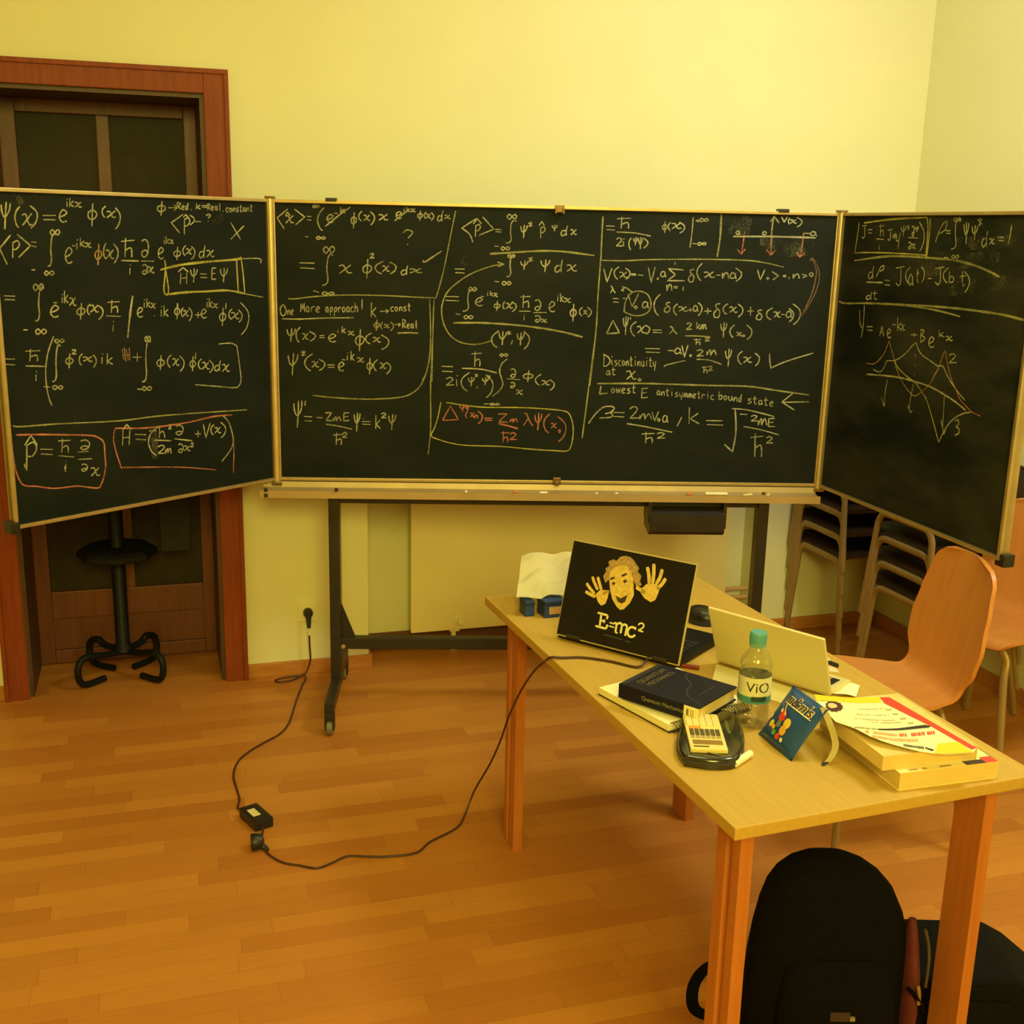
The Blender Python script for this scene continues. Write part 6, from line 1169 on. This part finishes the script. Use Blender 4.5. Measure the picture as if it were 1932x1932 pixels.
F2 = [(.238, 2.966, .006), (.252, 2.931, .004), (.281, 2.889, .004), (.321, 2.864, .004), (.364, 2.838, .004), (.407, 2.852, .004), (.455, 2.877, .004), (.505, 2.862, .004), (.561, 2.847, .004), (.644, 2.845, .004), (.697, 2.893, .004), (.790, 2.950, .004), (.832, 3.005, .018), (.861, 3.02, .077), (.885, 2.94, .202), (.891, 2.86, .313), (.888, 2.78, .42), (.886, 2.67, .542), (.882, 2.56, .637), (.879, 2.47, .698), (.877, 2.425, .7235), (.905, 2.417, .7230), (.951, 2.407, .7230), (1.004, 2.369, .7230), (1.050, 2.318, .7235), (1.075, 2.325, .730), (1.09, 2.342, .733)]
bm = bm_new(); tube(bm, [Vector(p)-O2 for p in F2], .0030, 8, 6); obj('cord', bm, M_cable, dc, True)

# ================================================================ BAGS UNDER THE TABLE
bp = thing('backpack', 'black backpack with a maroon side pocket standing under the table', 'backpack', (1.298, 1.825, 0), -.30)
def loft(bm, lev, seg=36, pw=2.6):
    rings = []
    for z, a, b, cx, cy in lev:
        ring = []
        for k in range(seg):
            t = 2*pi*k/seg; c_, s__ = cos(t), sin(t)
            ring.append(bm.verts.new((cx+a*abs(c_)**(2/pw)*(1 if c_ >= 0 else -1), cy+b*abs(s__)**(2/pw)*(1 if s__ >= 0 else -1), z)))
        rings.append(ring)
    for A_, B_ in zip(rings, rings[1:]):
        for k in range(seg): bm.faces.new((A_[k], A_[(k+1) % seg], B_[(k+1) % seg], B_[k]))
    bm.faces.new(rings[0][::-1]); bm.faces.new(rings[-1])
bm = bm_new(); loft(bm, [(0, .150, .075, 0, 0), (.02, .165, .088, 0, 0), (.12, .170, .095, 0, 0), (.24, .166, .092, 0, 0), (.31, .158, .086, -.001, .0), (.36, .147, .078, -.003, .002), (.405, .130, .067, -.007, .004), (.435, .108, .055, -.012, .006), (.458, .080, .042, -.016, .007), (.472, .050, .028, -.018, .008), (.478, .015, .01, -.02, .008)])
obj('bag_body', bm, M_bag, bp, True)
bm = bm_new(); loft(bm, [(.03, .10, .03, 0, -.085), (.05, .118, .040, 0, -.085), (.18, .120, .042, 0, -.083), (.26, .108, .036, 0, -.078), (.29, .08, .02, 0, -.072)]); fp = obj('front_pocket', bm, M_bag, bp, True)
bm = bm_new(); span(bm, -.022, .018, -.1285, -.124, .178, .198, .002); obj('logo_patch', bm, M_patch, fp)
bm = bm_new(); span(bm, .018, .028, -.129, -.124, .180, .188); obj('logo_tag', bm, M_greylet, fp)
bm = bm_new(); lv = [(.03, .02), (.08, .034), (.16, .040), (.24, .036), (.30, .022), (.335, .012), (.352, .004)]
loft(bm, [(z, .006+.40*h, h*1.5, .160, -.030) for z, h in lv], 20, 2.0); sp = obj('side_pocket', bm, M_maroon, bp, True)
bm = bm_new(); tube(bm, [(.170, -.075, .356), (.181, -.072, .32), (.185, -.075, .28), (.186, -.07, .22)], .0035, 8, 5); obj('pocket_zip', bm, M_zip2, sp, True)
bm = bm_new(); tube(bm, [(.163, -.088, .236), (.166, -.091, .218), (.167, -.091, .195)], .0045, 8, 4); obj('zip_pull', bm, M_brass, sp, True)
bm = bm_new(); tube(bm, [(.150, -.090, .225), (.172, -.078, .19), (.186, -.05, .155), (.182, -.0, .13)], .014, 8, 5, flat=.3); obj('compression_strap', bm, M_bag, bp, True)
bm = bm_new(); tube(bm, [(-.155, -.01, .185), (-.20, .0, .212), (-.245, .005, .205), (-.275, .0, .165), (-.272, -.005, .11), (-.225, -.01, .09), (-.165, -.01, .07)], .013, 8, 6, flat=.3, flatdir=(0, 1, 0)); obj('shoulder_strap', bm, M_bag, bp, True)
bb = thing('shoulder_bag', 'flat black bag lying beside the backpack under the right table end', 'bag', (1.61, 1.905, 0), -.32)
bm = bm_new(); v = [(-.145, 0), (.33, 0), (.33, .035), (.22, .125), (.17, .152), (-.12, .152), (-.145, .13)]
lo = [bm.verts.new((x, -.115, z)) for x, z in v]; hi = [bm.verts.new((x, .115, z)) for x, z in v]
bm.faces.new(lo); bm.faces.new(hi[::-1])
for i in range(len(v)): j = (i+1) % len(v); bm.faces.new((lo[i], lo[j], hi[j], hi[i]))
bmesh.ops.recalc_face_normals(bm, faces=bm.faces[:]); bmesh.ops.bevel(bm, geom=bm.edges[:], offset=.014, segments=3, profile=.6, affect='EDGES')
obj('bag_body', bm, M_bag2, bb, True)
bm = bm_new(); span(bm, -.11, .16, -.1225, -.112, .02, .10, .006); obj('outer_pocket', bm, M_bag2, bb)
bm = bm_new(); tube(bm, [(-.12, -.115, .128), (.17, -.115, .128)], .003, 6, 0); obj('zip', bm, M_bag2, bb, True)
